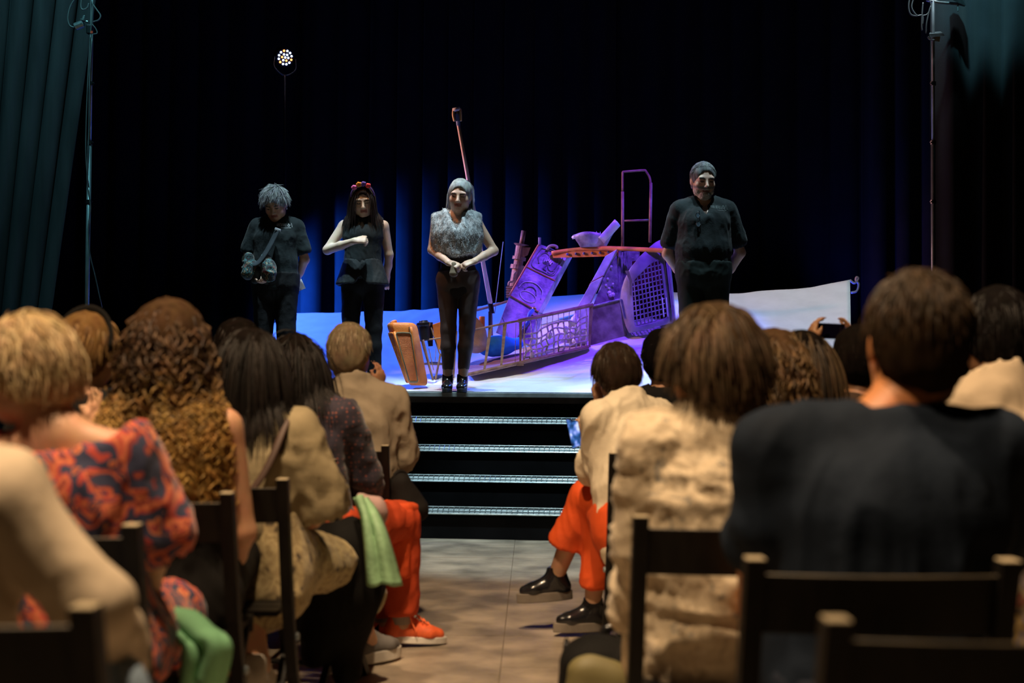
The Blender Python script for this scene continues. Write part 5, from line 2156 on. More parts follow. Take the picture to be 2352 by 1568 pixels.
def make_chair():
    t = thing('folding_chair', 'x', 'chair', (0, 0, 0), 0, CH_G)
    for s_ in (-1, 1):
        b = MB()
        x = s_ * .205
        A, B, Cc, D = (x, -.262, CH_TOP), (x, -.165, .50), (x, -.06, .25), (x, .14, .0)
        pts = [np.array(q) for q in (A, B, Cc, D)]
        for p, q in zip(pts[:-1], pts[1:]):
            w_ = .016
            b.hexa([q + (-w_, -.02, 0), q + (w_, -.02, 0), q + (w_, .02, 0), q + (-w_, .02, 0), p + (-w_, -.02, 0), p + (w_, -.02, 0), p + (w_, .02, 0), p + (-w_, .02, 0)])
        b.build('upright', M_chair, t)
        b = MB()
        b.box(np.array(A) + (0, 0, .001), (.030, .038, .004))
        b.build('pale_top', mat('pale_top_wood', (.42, .34, .22), .55, var=.2), t, bevel=.0015)  # thin paler plate capping each upright
        b = MB()
        x = s_ * .168
        p, q = np.array((x, .17, .43)), np.array((x, -.25, 0.0))
        b.hexa([q + (-.012, -.018, 0), q + (.012, -.018, 0), q + (.012, .018, 0), q + (-.012, .018, 0), p + (-.012, -.018, 0), p + (.012, -.018, 0), p + (.012, .018, 0), p + (-.012, .018, 0)])
        b.build('rear_leg', M_chair, t)
        b = MB()
        b.lathe((s_ * .222, -.10, .36), (s_, 0, 0), [(0, .012), (.006, .012), (.009, .006)], 8)
        b.build('bolt', M_teal_metal, t)
    b = MB()
    n = 10
    V = []
    for k in range(n + 1):
        f = k / n
        x = -.19 + .38 * f
        bow = -.018 * math.sin(math.pi * f)
        for dy, z in ((0, .705), (.016, .705), (.016, .805), (0, .805)):
            V.append((x, -.262 + (.805 - z) * .29 + dy + bow, z))
    F = [(k * 4 + a, k * 4 + (a + 1) % 4, (k + 1) * 4 + (a + 1) % 4, (k + 1) * 4 + a) for k in range(n) for a in range(4)]
    F += [(3, 2, 1, 0), (n * 4, n * 4 + 1, n * 4 + 2, n * 4 + 3)]
    b.add(V, F)
    b.build('back_panel', M_chair, t, bevel=.003)
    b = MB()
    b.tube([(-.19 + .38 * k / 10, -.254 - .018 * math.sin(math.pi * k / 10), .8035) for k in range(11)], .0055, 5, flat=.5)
    b.build('pale_edge', mat('pale_edge_wood', (.10, .075, .045), .5, var=.5, scale=9), t)  # paler strip along the top of the back panel
    for k in range(5):
        b = MB()
        b.box((0, -.145 + .08 * k, .44), (.36, .07, .016))
        b.build('seat_slat', M_chair, t)
    b = MB()
    b.box((0, .175, .425), (.37, .02, .04))
    b.build('seat_rail', M_chair, t)
    b = MB()
    b.tube([(-.165, -.16, .10), (.165, -.16, .10)], .010, 8)
    b.build('stretcher', M_chair, t)
    return t


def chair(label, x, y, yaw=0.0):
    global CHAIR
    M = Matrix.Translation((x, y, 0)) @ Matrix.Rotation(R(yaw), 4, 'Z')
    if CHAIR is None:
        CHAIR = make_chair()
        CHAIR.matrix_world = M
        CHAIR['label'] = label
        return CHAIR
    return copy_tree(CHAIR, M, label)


def sx(px, d):
    return (px - 1176) / FPX * d


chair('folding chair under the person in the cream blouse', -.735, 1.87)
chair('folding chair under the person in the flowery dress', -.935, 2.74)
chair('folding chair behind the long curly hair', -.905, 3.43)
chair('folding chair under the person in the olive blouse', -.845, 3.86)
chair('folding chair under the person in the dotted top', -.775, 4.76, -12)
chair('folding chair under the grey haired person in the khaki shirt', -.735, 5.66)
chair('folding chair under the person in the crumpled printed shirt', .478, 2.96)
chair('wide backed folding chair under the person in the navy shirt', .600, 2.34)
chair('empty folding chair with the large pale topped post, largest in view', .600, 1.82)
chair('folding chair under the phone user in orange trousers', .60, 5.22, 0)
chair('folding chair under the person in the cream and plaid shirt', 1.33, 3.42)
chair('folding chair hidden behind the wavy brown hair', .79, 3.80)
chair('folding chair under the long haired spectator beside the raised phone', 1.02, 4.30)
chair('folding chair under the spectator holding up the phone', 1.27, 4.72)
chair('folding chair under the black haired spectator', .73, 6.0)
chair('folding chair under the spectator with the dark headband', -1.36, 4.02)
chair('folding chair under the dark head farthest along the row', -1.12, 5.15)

# ------------------------------------------------------------------ audience
AUD = 'seated spectators'
SK = (.62, .33, .19)
M_rub = mat('white_rubber', (.62, .58, .52), .7)
BR = ((.030, .016, .008), (.16, .09, .045))
BK = ((.004, .003, .0025), (.020, .013, .010))


def seat(px, d):
    return (sx(px, d), d, 0)


# cream blouse, nearest on the aisle's far side
A = Person('spectator in plain cream blouse seen from behind, head cut by the frame', (sx(-178, 1.9), 1.90, 0), 0, size=.86, girth=1.06, res=.0135, skin=SK, side=-3,
           head_off=(-.11, 0, -.01), over=dict(elR=('p', 212, 1385, 1.92), wrR=(.20, .27, .62)), group=AUD)
A.body(face=False)
A.shirt(mat('cream_cotton', (.62, .50, .36), .8, wr=.6, var=.1, scale=5, bump=.1), 1.85, .022, .3, 1.18, 'collar', seed=1, folds=.016, fscale=6.5, res=.0135)
A.trousers(mat('light_jeans', (.26, .34, .46), .85, var=.25), seed=1)
A.cap(M_hair, BR, grow=.014, low=-.09)
A.strands(M_hair, BR, 700, .12, .3, .004, seed=4, comb=(0, -.3, -1), lift=.25)

# flowery dress, short blond hair
B = Person('spectator with short blond hair in orange and navy flowery dress', (sx(165, 2.76), 2.76, 0), 0, size=.90, headsize=1.06, girth=1.04, res=.0112, skin=(.66, .36, .22), side=-3,
           head=(62, 4, 0), head_off=(-.078, 0, -.01), over=dict(elR=('p', 350, 1215, 2.80), wrR=('p', 345, 1370, 3.0)), group=AUD)
B.body()
M_fl = mat_pattern('flowery_dress', [(0, (.02, .025, .07)), (.41, (.24, .02, .015)), (.45, (.62, .15, .06)), (.50, (.46, .045, .03)), (.54, (.022, .026, .075)), (.62, (.60, .17, .06)), (.66, (.30, .03, .03)), (.70, (.02, .025, .07))], 12, distortion=1.8, detail=1.5, stretch=(1, 1, .7))
B.shirt(M_fl, 1.0, .022, .4, 1.1, 'wide', name='dress', flare=.035, seed=3, folds=.012)
S = SDF(.011)
for h in 'RL':
    B.leg(S, h, .03, 1.7, flare=.03)
S.seg(B.J['pelvis'] - (0, 0, .08), B.J['pelvis'] + (0, 0, .1), .19, .15, .17, .13, B.right, k=.05)
B.cloth('skirt', S, M_fl, .012, 7, seed=2)
BL = ((.34, .22, .10), (.74, .56, .32))
B.cap(M_hair, BL, grow=.018, low=-.06, front=.085, rear=1.1)
B.strands(M_hair, BL, 1700, .085, .35, .0034, comb=(.2, -.7, -.7), lift=.32, grav=.24, seed=6, curl=(.005, .13), hairline=.3, nape=-.32, grow=.012)
for h in 'RL':
    B.shoe(h, 'sneaker', M_boot, M_sole)

# headband spectator half hidden, hand raised
C = Person('half hidden spectator with brown hair, dark headband and a raised hand', seat(195, 4.0), 0, size=.98, res=.0125, skin=SK, girth=1.0,
           head=(-14, 4, 0), over=dict(elR=('p', 240, 1130, 3.86), wrR=('p', 216, 1003, 3.84)), group=AUD)
C.body(hands={'R': ((.08, .05, 1), (-.9, .2, 0), 10, 8)})
C.shirt(mat('black_cotton', (.009, .008, .0075), .85, wr=.6), .7, .016, .3, seed=5)
C.trousers(M_slack, seed=2)
GB = ((.10, .05, .018), (.30, .17, .06))
C.cap(M_hair, GB, grow=.014, low=-.07)
C.strands(M_hair, GB, 800, .07, .3, .004, seed=7, comb=(0, -.6, -.6), lift=.25)
b = MB()
b.tube([C.world(C.hp((.094 * math.cos(a), -.03 + .02 * math.sin(a), .034 + .106 * math.sin(a)))) for a in np.linspace(-.2, math.pi + .2, 24)], .016, 8, flat=.3)
b.build('hairband', mat('black_band', (.008, .007, .006), .9), C.obj, smooth=True)

# curly hair
D = Person('spectator with very long curly brown hair with golden ends, bare arms', seat(384, 3.46), 0, size=.985, headsize=1.05, girth=1.0, res=.0125, skin=(.66, .34, .20),
           over=dict(elR=('p', 556, 1222, 3.50), wrR=('p', 520, 1320, 3.72), knR=('p', 538, 1270, 3.95), anR=('p', 592, 1520, 3.90), toeR=('p', 640, 1545, 4.05)), group=AUD)
D.body(face=False)
D.shirt(mat('black_cotton', (.009, .008, .0075), .85, wr=.6), 0, .012, .3, 1.0, 'wide', name='top', seed=6)
S = SDF(.011)
for h in 'RL':
    D.leg(S, h, .02, .85, flare=.01)
S.seg(D.J['pelvis'] - (0, 0, .08), D.J['pelvis'] + (0, 0, .1), .18, .14, .16, .12, D.right, k=.05)
D.cloth('shorts', S, mat('black_cotton', (.009, .008, .0075), .85, wr=.6), .008, 7, seed=2)
D.cap(M_hair, BR, grow=.016, low=-.10, rear=1.15)
D.strands(M_hair, ((.026, .013, .007), (.13, .07, .034)), 1250, .47, .22, .0047, comb=(0, -.35, -1), lift=.10, grav=.42, seed=9, curl=(.012, .072), ramp=.14, hairline=.25, nape=-.65, steps=14, grow=.008, tips=(.62, .36, .10), stiff=.84)
D.shoe('R', 'sneaker', mat('white_canvas_shoe', (.60, .54, .46), .8), M_rub)
D.shoe('L', 'sneaker', mat('white_canvas_shoe', (.60, .54, .46), .8), M_rub)

# olive blouse
E = Person('spectator with dark hair in olive blouse and mottled skirt', seat(572, 4.0), 0, size=.91, headsize=1.06, girth=1.08, res=.0125, skin=SK, side=2, head=(-10, 8, 0), head_off=(-.012, 0, 0),
           over=dict(elR=('p', 742, 1165, 4.02), wrR=('p', 690, 1212, 4.22), knR=('p', 800, 1290, 4.5), anR=('p', 842, 1462, 5.0), toeR=('p', 890, 1453, 5.08)), group=AUD)
E.body(face=False, hands={'R': ((-1, .3, -.1), (0, .2, -1), 35)})
E.shirt(mat('olive_linen', (.30, .24, .14), .8, wr=.6, var=.12, scale=6, bump=.1), .98, .022, .5, 1.12, 'round', name='blouse', flare=.02, seed=8, folds=.016, fscale=9)
S = SDF(.011)
for h in 'RL':
    E.leg(S, h, .03, 1.35, flare=.03)
S.seg(E.J['pelvis'] - (0, 0, .09), E.J['pelvis'] + (0, 0, .1), .20, .15, .17, .13, E.right, k=.05)
M_sk = mat_pattern('mottled_skirt', [(0, (.05, .035, .02)), (.40, (.30, .22, .10)), (.47, (.46, .36, .18)), (.60, (.34, .25, .12)), (.68, (.06, .04, .02))], 24, distortion=.8, interp='EASE')
E.cloth('skirt', S, M_sk, .010, 7, seed=3)
E.cap(M_hair, BK, grow=.012, low=-.12, rear=1.1)
E.strands(M_hair, BK, 1500, .30, .3, .0028, seed=12, comb=(0, -.3, -1), lift=.15, grav=.32, steps=10, nape=-.6)
M_gs = mat('grey_canvas_shoe', (.16, .15, .145), .8)
for h in 'RL':
    E.shoe(h, 'sneaker', M_gs, M_rub, label='grey canvas shoe with thick white sole', sole=.045)
b = MB()
J = E.J
b.tube([E.world(p) for p in smooth_path([J['shR'] + (-.03, .05, .07), J['shR'] + (-.03, -.08, .03), J['chest'] + (.06, -.16, -.05), J['pelvis'] + (-.1, -.16, .05)])], .012, 8, flat=.4)
b.build('bag_strap', mat('brown_strap', (.06, .03, .02), .6), E.obj, smooth=True)

# dotted top, red trousers, orange sneakers
Fp = Person('spectator with long black hair in dotted purple top, red trousers and orange sneakers', seat(714, 4.88), -14, size=.935, headsize=1.06, girth=1.05, res=.0112, skin=SK, side=-2, head=(10, 6, 0), head_off=(-.055, 0, -.01),
            over=dict(elR=('p', 842, 1090, 4.95), wrR=('p', 840, 1150, 5.2), knR=('p', 918, 1196, 5.30), anR=('p', 920, 1425, 5.36), toeR=('p', 1000, 1428, 5.40),
                      knL=('p', 880, 1210, 5.40), anL=('p', 868, 1420, 5.5), toeL=('p', 950, 1424, 5.6)), group=AUD)
Fp.body(face=False)
M_dot = mat_pattern('dotted_top', [(0, (.62, .16, .05)), (.16, (.22, .06, .05)), (.30, (.035, .02, .035)), (.5, (.02, .014, .03))], 58, kind='dots', interp='LINEAR')
Fp.shirt(M_dot, 1.6, .022, .5, 1.12, 'round', name='top', seed=10, folds=.010)
M_red = mat('coral_red_cloth', (.52, .065, .020), .75, wr=.6, var=.12, scale=6, bump=.15)
Fp.trousers(M_red, 1.86, .026, seed=11, flare=.012, folds=.008)
S = SDF(.009)
kn, hp_ = Fp.J['knR'], Fp.J['hipR']
S.seg(kn + (.0, 0, .075), kn + np.array((-.03, -.02, -.22)), .07, .075, .085, .095, Fp.right, flat=(True, True), k=.02)
Fp.cloth('tunic_panel', S, mat('orange_red_cloth', (.66, .085, .022), .75, var=.1), .006, 8, seed=4)
Fp.cap(M_hair, BK, grow=.018, low=-.12, rear=1.2)
Fp.strands(M_hair, BK, 1300, .34, .25, .0028, seed=15, comb=(0, -.3, -1), lift=.22, grav=.32, steps=10, nape=-.6)
M_os = mat('orange_mesh_shoe', (.80, .13, .035), .6, var=.15, scale=30, bump=.2, bscale=200)
for h in 'RL':
    Fp.shoe(h, 'sneaker', M_os, M_rub, label='bright orange running shoe with pale sole', m_lace=mat('orange_lace', (.85, .16, .05), .7), sole=.03, length=.29)
    b = MB()
    a = Fp.J['an' + h]
    b.lathe(Fp.world(a + (0, 0, -.01)), (0, 0, 1), [(0, .047), (.03, .046), (.06, .045)], 16)
    b.build('sock', mat('grey_sock', (.30, .26, .22), .9), Fp.obj)

# grey haired man in khaki
G = Person('grey haired person in khaki shirt raising a hand to the cheek', seat(812, 5.68), 0, size=1.03, headsize=1.06, girth=1.12, res=.0112, skin=(.50, .24, .13), head=(-8, 4, 0), head_off=(-.02, 0, 0),
           over=dict(elR=('p', 928, 1045, 5.75), wrR=('p', 868, 902, 5.95)), group=AUD)
G.body(hands={'R': ((.15, .2, 1), (-.9, .4, 0), 22, 9)})
G.shirt(mat('khaki_cotton', (.30, .24, .17), .8, wr=.6, var=.08, scale=5, bump=.1), 1.6, .022, .5, 1.15, 'collar', seed=14, folds=.016, fscale=9)
G.trousers(mat('dark_chinos', (.03, .025, .02), .85), seed=5)
GG = ((.16, .11, .065), (.46, .36, .23))
G.cap(M_hair, GG, grow=.010, low=-.075)
G.strands(M_hair, GG, 1200, .04, .3, .0028, seed=16, comb=(.1, -.4, -1), lift=.25, grav=.2, nape=-.6, steps=5)

# phone user in orange trousers
Pg = Person('spectator with short dark hair, cream shirt and orange trousers, looking at a phone', (sx(1468, 5.28), 5.28, 0), 30, size=.93, headsize=1.08, girth=1.03, res=.0085, skin=(.68, .38, .23), lean=12, side=1,
            head=(-24, 14, -6), head_off=(.0, .02, 0),
            over=dict(elL=('p', 1385, 1080, 5.36), wrL=('p', 1350, 1020, 5.54), elR=('p', 1420, 1040, 5.6), wrR=('p', 1378, 930, 5.58),
                      knR=('p', 1352, 1140, 5.58), anR=('p', 1276, 1326, 5.72), toeR=('p', 1195, 1332, 5.70),
                      knL=('p', 1388, 1175, 5.55), anL=('p', 1360, 1396, 5.64), toeL=('p', 1290, 1398, 5.60)), group=AUD)
Pg.body(hands={'L': ((-.5, .2, .8), (.75, .2, .3), 35, 6), 'R': ((-.3, .1, 1), (.5, -.7, 0), 50, 4)})
Pg.shirt(mat('cream_linen', (.80, .68, .50), .8, wr=.6, var=.05, scale=5, bump=.1), 1.15, .032, .6, 1.25, 'collar', flare=.03, seed=15, folds=.013, fscale=7.5)
M_or = mat('vivid_orange_cloth', (.80, .095, .012), .7, wr=.5, var=.1, scale=5, bump=.1)
S = SDF(.009)
ka, an = Pg.J['knR'], Pg.J['anR']
Pg.leg(S, 'R', .026, 1.0)
S.seg(ka, ka + (an - ka) * .58, .072, .070, .098, .080, Pg.right, n=2, flat=(False, True), k=.03)
ka, an = Pg.J['knL'], Pg.J['anL']
Pg.leg(S, 'L', .026, 1.0)
S.seg(ka, ka + (an - ka) * .76, .072, .072, .072, .062, Pg.right, n=2, flat=(False, True), k=.03)
S.seg(Pg.J['pelvis'] - (0, 0, .08), Pg.J['pelvis'] + (0, 0, .08), .18, .14, .165, .125, Pg.right, k=.05)
Pg.cloth('cropped_trousers', S, M_or, .008, 7, seed=6)
Pg.cap(M_hair, ((.018, .010, .007), (.07, .045, .03)), grow=.018, low=-.085, rear=1.25)
Pg.strands(M_hair, ((.015, .009, .006), (.085, .055, .036)), 1200, .075, .3, .0038, seed=17, comb=(0, -.35, -1), lift=.35, grav=.25, nape=-.6, steps=6, grow=.012)
M_gsole = mat('grey_rubber', (.20, .17, .14), .75)
for h in 'RL':
    Pg.shoe(h, 'boot', M_boot, M_gsole, label='glossy black ankle boot with thick grey sole', high=.06, sole=.042, length=.265)
ph = thing('mobile_phone', 'bright screened phone tilted in the hand of the spectator in orange trousers', 'phone', at(1318, 995, 5.55))
q4 = PT([(1300, 960, 5.56), (1328, 966, 5.50), (1340, 1022, 5.46), (1316, 1032, 5.52)])
b = MB()
b.slab([q4[3], q4[2], q4[1], q4[0]], (-.3, 1, 0), .009)
b.build('case', M_boot, ph, bevel=.003)
m, nt, bb = _nodes('phone_picture')
no = nt.nodes.new('ShaderNodeTexNoise')
no.inputs['Scale'].default_value = 22
tc = nt.nodes.new('ShaderNodeTexCoord')
nt.links.new(tc.outputs['Object'], no.inputs['Vector'])
cr = nt.nodes.new('ShaderNodeValToRGB')
for i, (p, c) in enumerate(((.34, (.0, .0, .01)), (.46, (.02, .12, .4)), (.56, (.25, .35, .9)), (.66, (.75, .85, 1)))):
    e = cr.color_ramp.elements[i] if i < 2 else cr.color_ramp.elements.new(p)
    e.position = p
    e.color = rgba(c)
nt.links.new(no.outputs['Fac'], cr.inputs[0])
nt.links.new(cr.outputs[0], bb.inputs['Emission Color'])
bb.inputs['Emission Strength'].default_value = 1.1
bb.inputs['Base Color'].default_value = (.01, .01, .01, 1)
nn_ = nrm(np.cross(q4[1] - q4[0], q4[3] - q4[0]))
nn_ = nn_ if nn_[1] < 0 else -nn_
cq = sum(q4) / 4
b = MB()
b.slab([cq + (p - cq) * .92 + nn_ * .0015 for p in q4], nn_, .0006)
b.build('screen', m, ph)

# black haired spectator
Q = Person('spectator with thick black hair, mostly hidden behind the printed shirt wearer', seat(1525, 6.0), 0, size=1.02, res=.0135, skin=SK, group=AUD)
Q.body(face=False)
Q.shirt(mat('black_cotton', (.009, .008, .0075), .85, wr=.6), .7, .016, .3, seed=16)
Q.trousers(M_slack, seed=8)
BB = ((.005, .004, .004), (.014, .011, .010))
Q.cap(M_hair, BB, grow=.024, low=-.10, rear=1.2)
Q.strands(M_hair, BB, 700, .06, .4, .004, seed=18, curl=(.006, .03), lift=.5, nape=-.6)

# crumpled printed shirt
Rr = Person('spectator with thick brown hair in crumpled beige printed shirt', (sx(1652, 2.94), 2.94, 0), 0, size=.92, headsize=1.14, girth=1.06, res=.0112, skin=(.60, .30, .15), head=(24, 4, 0), head_off=(-.012, 0, 0),
            over=dict(elL=('p', 1490, 1260, 2.96), wrL=('p', 1475, 1400, 3.15)), group=AUD)
Rr.body()
M_pr = mat_pattern('beige_print', [(0, (.16, .13, .10)), (.36, (.44, .34, .22)), (.46, (.64, .52, .36)), (.60, (.56, .44, .29)), (.67, (.22, .20, .17)), (.74, (.60, .48, .32))], 16, distortion=1.4, interp='EASE', detail=4, bump=.4)
Rr.shirt(M_pr, 1.9, .034, .8, 1.2, 'collar', flare=.02, seed=17, folds=.016, fscale=9.5, fdir=(.8, .8, 1.5), res=.0112)
Rr.trousers(mat('khaki_trousers', (.24, .17, .10), .85, wr=.6, var=.15), 1.9, .02, seed=9)
Rr.cap(M_hair, ((.030, .018, .010), (.14, .085, .045)), grow=.022, low=-.095, rear=1.25)
Rr.strands(M_hair, ((.025, .015, .008), (.17, .105, .055)), 2000, .10, .3, .0030, seed=19, comb=(.1, -.45, -1), lift=.3, grav=.22, nape=-.65, steps=6, grow=.015)
for h in 'RL':
    Rr.shoe(h, 'sneaker', M_boot, M_sole)

# wavy brown hair
S2 = Person('spectator with wavy brown hair over a cream collar, behind the printed shirt wearer', seat(1772, 3.78), 0, size=.91, headsize=1.06, res=.0135, skin=SK, group=AUD, head=(10, 0, 0))
S2.body(face=False)
S2.shirt(mat('cream_cotton', (.62, .50, .36), .8, wr=.6), 1.9, .02, .3, 1.1, 'collar', seed=18)
S2.trousers(M_slack, seed=10)
S2.cap(M_hair, BR, grow=.016, low=-.10)
S2.strands(M_hair, ((.04, .022, .012), (.20, .115, .05)), 800, .22, .3, .0045, seed=20, curl=(.006, .09), lift=.3, grav=.3, nape=-.6, steps=9)
b = MB()
b.tube(smooth_path([S2.world(S2.J['neck'] + (-.06, -.05, .03)), S2.world(S2.J['neck'] + (-.075, .0, .045)), S2.world(S2.J['neck'] + (-.05, .05, .03))]), .012, 8)
b.build('scarf', mat('red_scarf', (.6, .02, .015), .8), S2.obj, smooth=True)

# long straight hair
S1 = Person('spectator with long straight dark brown hair beside the raised phone', seat(1846, 4.25), 0, size=.93, headsize=1.06, res=.0135, skin=SK, group=AUD)
S1.body(face=False)
S1.shirt(mat('black_cotton', (.009, .008, .0075), .85, wr=.6), 1.9, .018, .3, seed=19)
S1.trousers(M_slack, seed=11)
S1.cap(M_hair, BK, grow=.014, low=-.12)
S1.strands(M_hair, ((.014, .009, .006), (.10, .06, .028)), 1000, .34, .2, .004, seed=21, comb=(0, -.35, -1), lift=.15, grav=.33, nape=-.6, steps=10)

# raising a phone
T = Person('spectator filming with a phone held up in both hands', seat(1975, 4.66), 0, size=.99, res=.01125, skin=(.42, .20, .10), group=AUD, head=(6, -4, 0), head_off=(-.0, .0, 0),
           over=dict(elL=('p', 1856, 930, 4.85), wrL=('p', 1863, 806, 5.04), elR=('p', 2020, 930, 4.85), wrR=('p', 1957, 808, 5.04)))
T.body(face=False, hands={'L': ((.05, .06, 1), (1, .1, 0), 24, 5), 'R': ((-.05, .06, 1), (-1, .1, 0), 24, 5)})
T.shirt(mat('dark_brown_knit', (.05, .03, .02), .9), 1.7, .016, .3, seed=20)
T.trousers(M_slack, seed=12)
T.cap(M_hair, BK, grow=.014, low=-.07)
T.strands(M_hair, BK, 700, .04, .3, .003, seed=22, lift=.3, nape=-.6, steps=5)
ph2 = thing('mobile_phone', 'dark phone held level in two hands in front of the white sheet', 'phone', at(1910, 778, 5.05))
b = MB()
q4 = PT([(1877, 741, 5.05), (1942, 744, 5.05), (1941, 779, 5.05), (1877, 777, 5.05)])
b.slab([q4[3], q4[2], q4[1], q4[0]], (0, 1, 0), .010)
b.build('case', mat('phone_black', (.006, .006, .008), .2), ph2, bevel=.004)
b = MB()
cq = sum(q4) / 4
b.slab([cq + (p - cq) * .93 - (0, .0012, 0) for p in q4[::-1]], (0, -1, 0), .0005)
b.build('screen', mat('phone_dark_screen', (.004, .003, .012), .1), ph2)

# navy shirt
U = Person('broad shouldered person in navy T-shirt with cropped dark hair, seen from behind', (sx(2030, 2.42), 2.42, 0), 0, size=.99, headsize=1.13, girth=1.40, shw=1.28, res=.0112, skin=(.60, .24, .09), head=(-6, 3, 2), head_off=(.072, 0, -.005),
           over=dict(elL=('p', 1765, 1200, 2.42), wrL=(-.20, .28, .64), elR=('p', 2278, 1215, 2.46), wrR=(.2, .28, .64), knL=(-.03, .42, .525), anL=(-.03, .43, .085)), group=AUD)
U.body()
U.shirt(mat('navy_jersey', (.008, .0135, .024), .85, wr=.6, var=.2, scale=5, bump=.1), 1.15, .02, .5, 1.08, 'round', flare=.018, seed=21, folds=.010, fscale=6)
U.trousers(mat('dark_denim', (.016, .020, .032), .85), seed=13)
U.cap(M_hair, ((.016, .009, .005), (.06, .035, .018)), grow=.006, low=-.085)
U.strands(M_hair, ((.014, .008, .005), (.08, .045, .02)), 1300, .028, .4, .0024, seed=23, comb=(0, -.3, -1), lift=.4, grav=.2, nape=-.65, steps=4)
for h in 'RL':
    U.shoe(h, 'sneaker', M_boot, M_sole)

# cream and plaid shirt
Vv = Person('spectator in cream shirt with a plaid lower half, behind the navy shirt wearer', (sx(2318, 3.42), 3.42, 0), 0, size=1.08, girth=1.1, res=.0135, skin=(.4, .2, .1), group=AUD, lean=6,
            head_off=(.03, .06, 0))
Vv.body(face=False)
m_pl = mat('cream_yoke', (.50, .39, .27), .8, wr=.6, var=.08)
Vv.shirt(m_pl, 1.7, .022, .3, 1.12, 'collar', seed=22, folds=.010)
S = SDF(.011)
Vv.torso(S, .027, lo=.4, belly=1.13)
S.cut(Vv.J['chest'] + (0, 0, .035), (0, 0, 1))
M_pld = mat_pattern('plaid', [(0, (.10, .08, .10)), (.40, (.36, .24, .09)), (.5, (.22, .17, .16)), (.58, (.40, .30, .18)), (.66, (.30, .10, .06))], 13, stretch=(1.6, .2, .8), distortion=.1)
Vv.cloth('plaid_panel', S, M_pld, .010, 9, seed=22)
Vv.trousers(M_slack, seed=14)
Vv.cap(M_hair, BB, grow=.012, low=-.08)
Vv.strands(M_hair, BB, 600, .06, .3, .0035, seed=24, lift=.3, nape=-.6, steps=5)

# dark head farthest along
X = Person('dark haired spectator, a sliver of head above the olive blouse wearer', seat(545, 5.2), 0, size=1.03, res=.014, skin=SK, group=AUD)
X.body(face=False)
X.shirt(mat('black_cotton', (.009, .008, .0075), .85, wr=.6), 1.0, .016, .3, seed=25)
X.trousers(M_slack, seed=15)
X.cap(M_hair, BK, grow=.014, low=-.08)
X.strands(M_hair, BK, 500, .05, .3, .0035, seed=26, lift=.35, nape=-.6, steps=5)

# ------------------------------------------------------------------ bags and cloths among the chairs
def blob(name, label, cat, prims, material, res=.01, amp=.02, freq=(10, 10, 10), k=.05, parent=None):
    S = SDF(res)
    for q in prims:
        if len(q) == 4:
            S.cone(q[0], q[1], q[2], q[3], k=k)
        else:
            S.ell(q[0], q[1], k=k)
    V, F = S.mesh()
    V = relax(V, F, 2)
    V = V + vnormals(V, F) * (amp * (1 - np.abs(2 * vnoise(V * np.array(freq)) - 1) - .4))[:, None]
    o = mesh_obj(name, V, F, material, parent, smooth=True)
    if parent is None:
        tag(o, label, cat)
    return o


def drape(name, label, pts, widths, material, thick=.012, amp=.014, nx=14, parent=None):
    """hanging cloth: a ribbon of real thickness with folds along a path of points"""
    P0 = smooth_path(pts, 30)
    W = np.interp(np.linspace(0, 1, len(P0)), np.linspace(0, 1, len(widths)), widths)
    G_ = np.zeros((len(P0), nx, 3))
    for i, p in enumerate(P0):
        for j in range(nx):
            f = j / (nx - 1) * 2 - 1
            G_[i, j] = p + np.array((f * W[i], amp * math.sin(f * 5.5 + i * .09) + .03 * f * f, amp * .5 * math.cos(f * 4 + i * .2)))
    o = MB().grid(G_).build(name, material, parent, smooth=True, solid=thick)
    if parent is None:
        tag(o, label, 'cloth')
    return o


M_mint = mat('mint_cloth', (.22, .50, .27), .75, var=.12, scale=8, bump=.1)
M_minth = mat('pale_mint_cloth', (.24, .42, .23), .6, var=.2, scale=14, bump=.2)
drape('mint_jacket', 'mint green jacket hanging over the chair beside the flowery dress', [at(352, 1395, 2.98), at(385, 1420, 2.94), at(425, 1460, 2.92), at(465, 1490, 2.90), at(455, 1580, 2.90)], [.03, .055, .05, .05, .04], M_mint, .02, .02)
drape('mint_scarf', 'shiny mint green cloth hanging over the black jacket beside the red trousers', [at(826, 1142, 4.36), at(846, 1185, 4.30), at(864, 1250, 4.26), at(882, 1345, 4.25)], [.022, .028, .04, .055], M_minth, .014, .012)
blob('pink_cloth', 'rolled dusty pink cloth tucked over the mint green cloth', 'cloth', [(at(828, 1143, 4.40), at(862, 1168, 4.40), .020, .026), (at(862, 1168, 4.40), at(876, 1195, 4.40), .026, .016)], mat('dusty_pink', (.46, .30, .28), .85), .008, .01)
blob('dark_jacket', 'black jacket bundled on the lap of the olive blouse wearer and hanging to the floor', 'jacket',
     [(at(705, 1250, 4.40), at(790, 1270, 4.44), .07, .10), (at(790, 1275, 4.46), at(825, 1345, 4.44), .10, .07), (at(750, 1300, 4.42), at(765, 1420, 4.42), .09, .07), (at(820, 1370, 4.44), at(795, 1540, 4.46), .055, .04), (at(735, 1400, 4.42), at(725, 1500, 4.44), .05, .04)],
     mat('black_jacket_cloth', (.004, .0035, .003), .85, wr=.6, var=.3), .013, .03, (8, 8, 6), .08)
bp = thing('handbag', 'soft black handbag hanging behind the khaki shirt wearer', 'handbag', at(935, 1180, 5.5))
blob('pouch', '', '', [(at(920, 1110, 5.48), at(940, 1165, 5.5), .045, .065), (at(935, 1160, 5.5), at(962, 1178, 5.5), .06, .03)], mat('black_suede', (.012, .010, .009), .8), .009, .015, parent=bp)
b = MB()
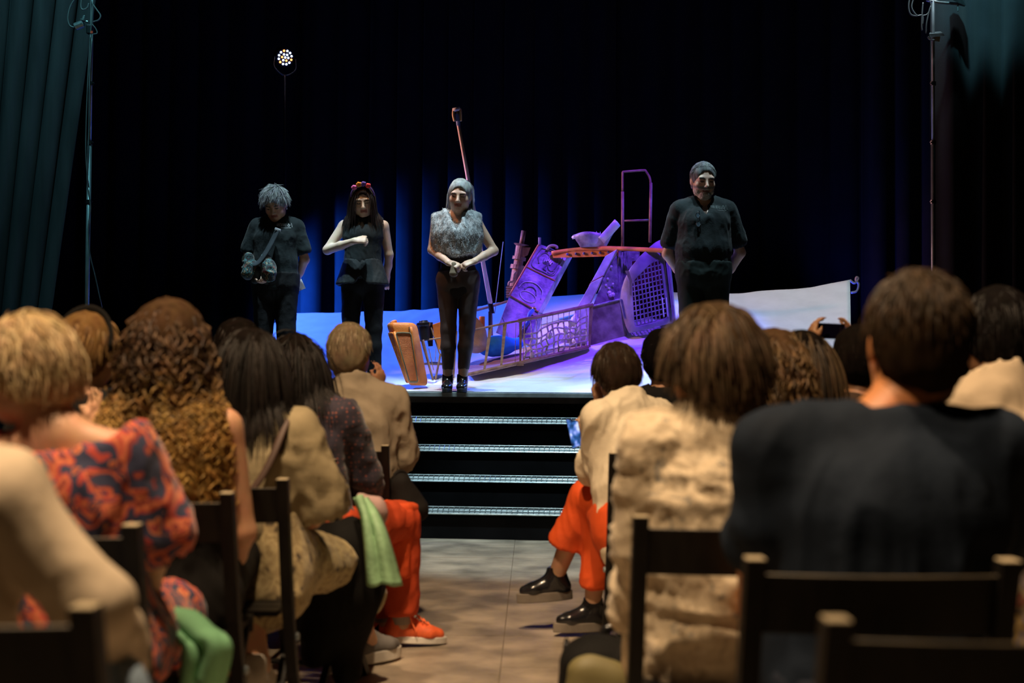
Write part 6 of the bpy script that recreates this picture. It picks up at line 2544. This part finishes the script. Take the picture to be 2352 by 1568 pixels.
b.tube(smooth_path([at(905, 1120, 5.46), at(908, 1088, 5.46), at(930, 1086, 5.5), at(950, 1130, 5.52)]), .008, 8)
b.build('strap', mat('black_suede', (.012, .010, .009), .8), bp, smooth=True)
# backpack on the floor
bk = thing('backpack', 'black backpack with olive front panel standing on the floor by the aisle', 'backpack', at(1350, 1600, 3.35) * (1, 1, 0))
c = at(1365, 1500, 3.42)
S = SDF(.01)
S.seg(np.array((c[0], c[1], .06)), np.array((c[0] + .02, c[1], .35)), .155, .11, .105, .085, (1, 0, 0), n=3.2, k=.03)
S.ell((c[0] + .02, c[1], .37), (.10, .08, .06), k=.05)
V, F = S.mesh()
V = V + vnormals(V, F) * (.012 * (vnoise(V * 9) - .5))[:, None]
mesh_obj('main_body', V, F, mat('black_nylon', (.006, .0055, .005), .8, var=.3, wr=.5), bk, smooth=True)
S = SDF(.009)
S.seg(np.array((c[0] - .01, c[1] - .075, .10)), np.array((c[0] + .01, c[1] - .06, .35)), .112, .06, .085, .055, (1, 0, 0), n=3.2, k=.02)
V, F = S.mesh()
V = V + vnormals(V, F) * (.016 * (vnoise(V * np.array((10, 10, 18))) - .5))[:, None]
mesh_obj('front_panel', V, F, mat('olive_nylon', (.12, .10, .035), .6, color2=(.20, .17, .07), scale=5), bk, smooth=True)
b = MB()
b.tube(smooth_path([(c[0] + .02, c[1], .42), (c[0] + .03, c[1], .455), (c[0] + .07, c[1], .455), (c[0] + .085, c[1], .41)]), .011, 8)
b.build('handle', M_boot, bk, smooth=True)
for s_ in (-1, 1):
    b = MB()
    b.tube(smooth_path([(c[0] + .07 * s_, c[1] + .08, .40), (c[0] + .08 * s_, c[1] + .16, .30), (c[0] + .09 * s_, c[1] + .13, .16), (c[0] + .09 * s_, c[1] + .09, .10)]), .02, 8, flat=.4)
    b.build('shoulder_strap', M_boot, bk, smooth=True)
drape('blue_garment', 'pale blue garment hanging at the side of the cream blouse', [at(252, 1512, 1.98), at(262, 1540, 1.97), at(280, 1600, 1.96), at(290, 1700, 1.96)], [.015, .025, .03, .035], mat('pale_blue_cotton', (.30, .40, .52), .85), .012, .01)
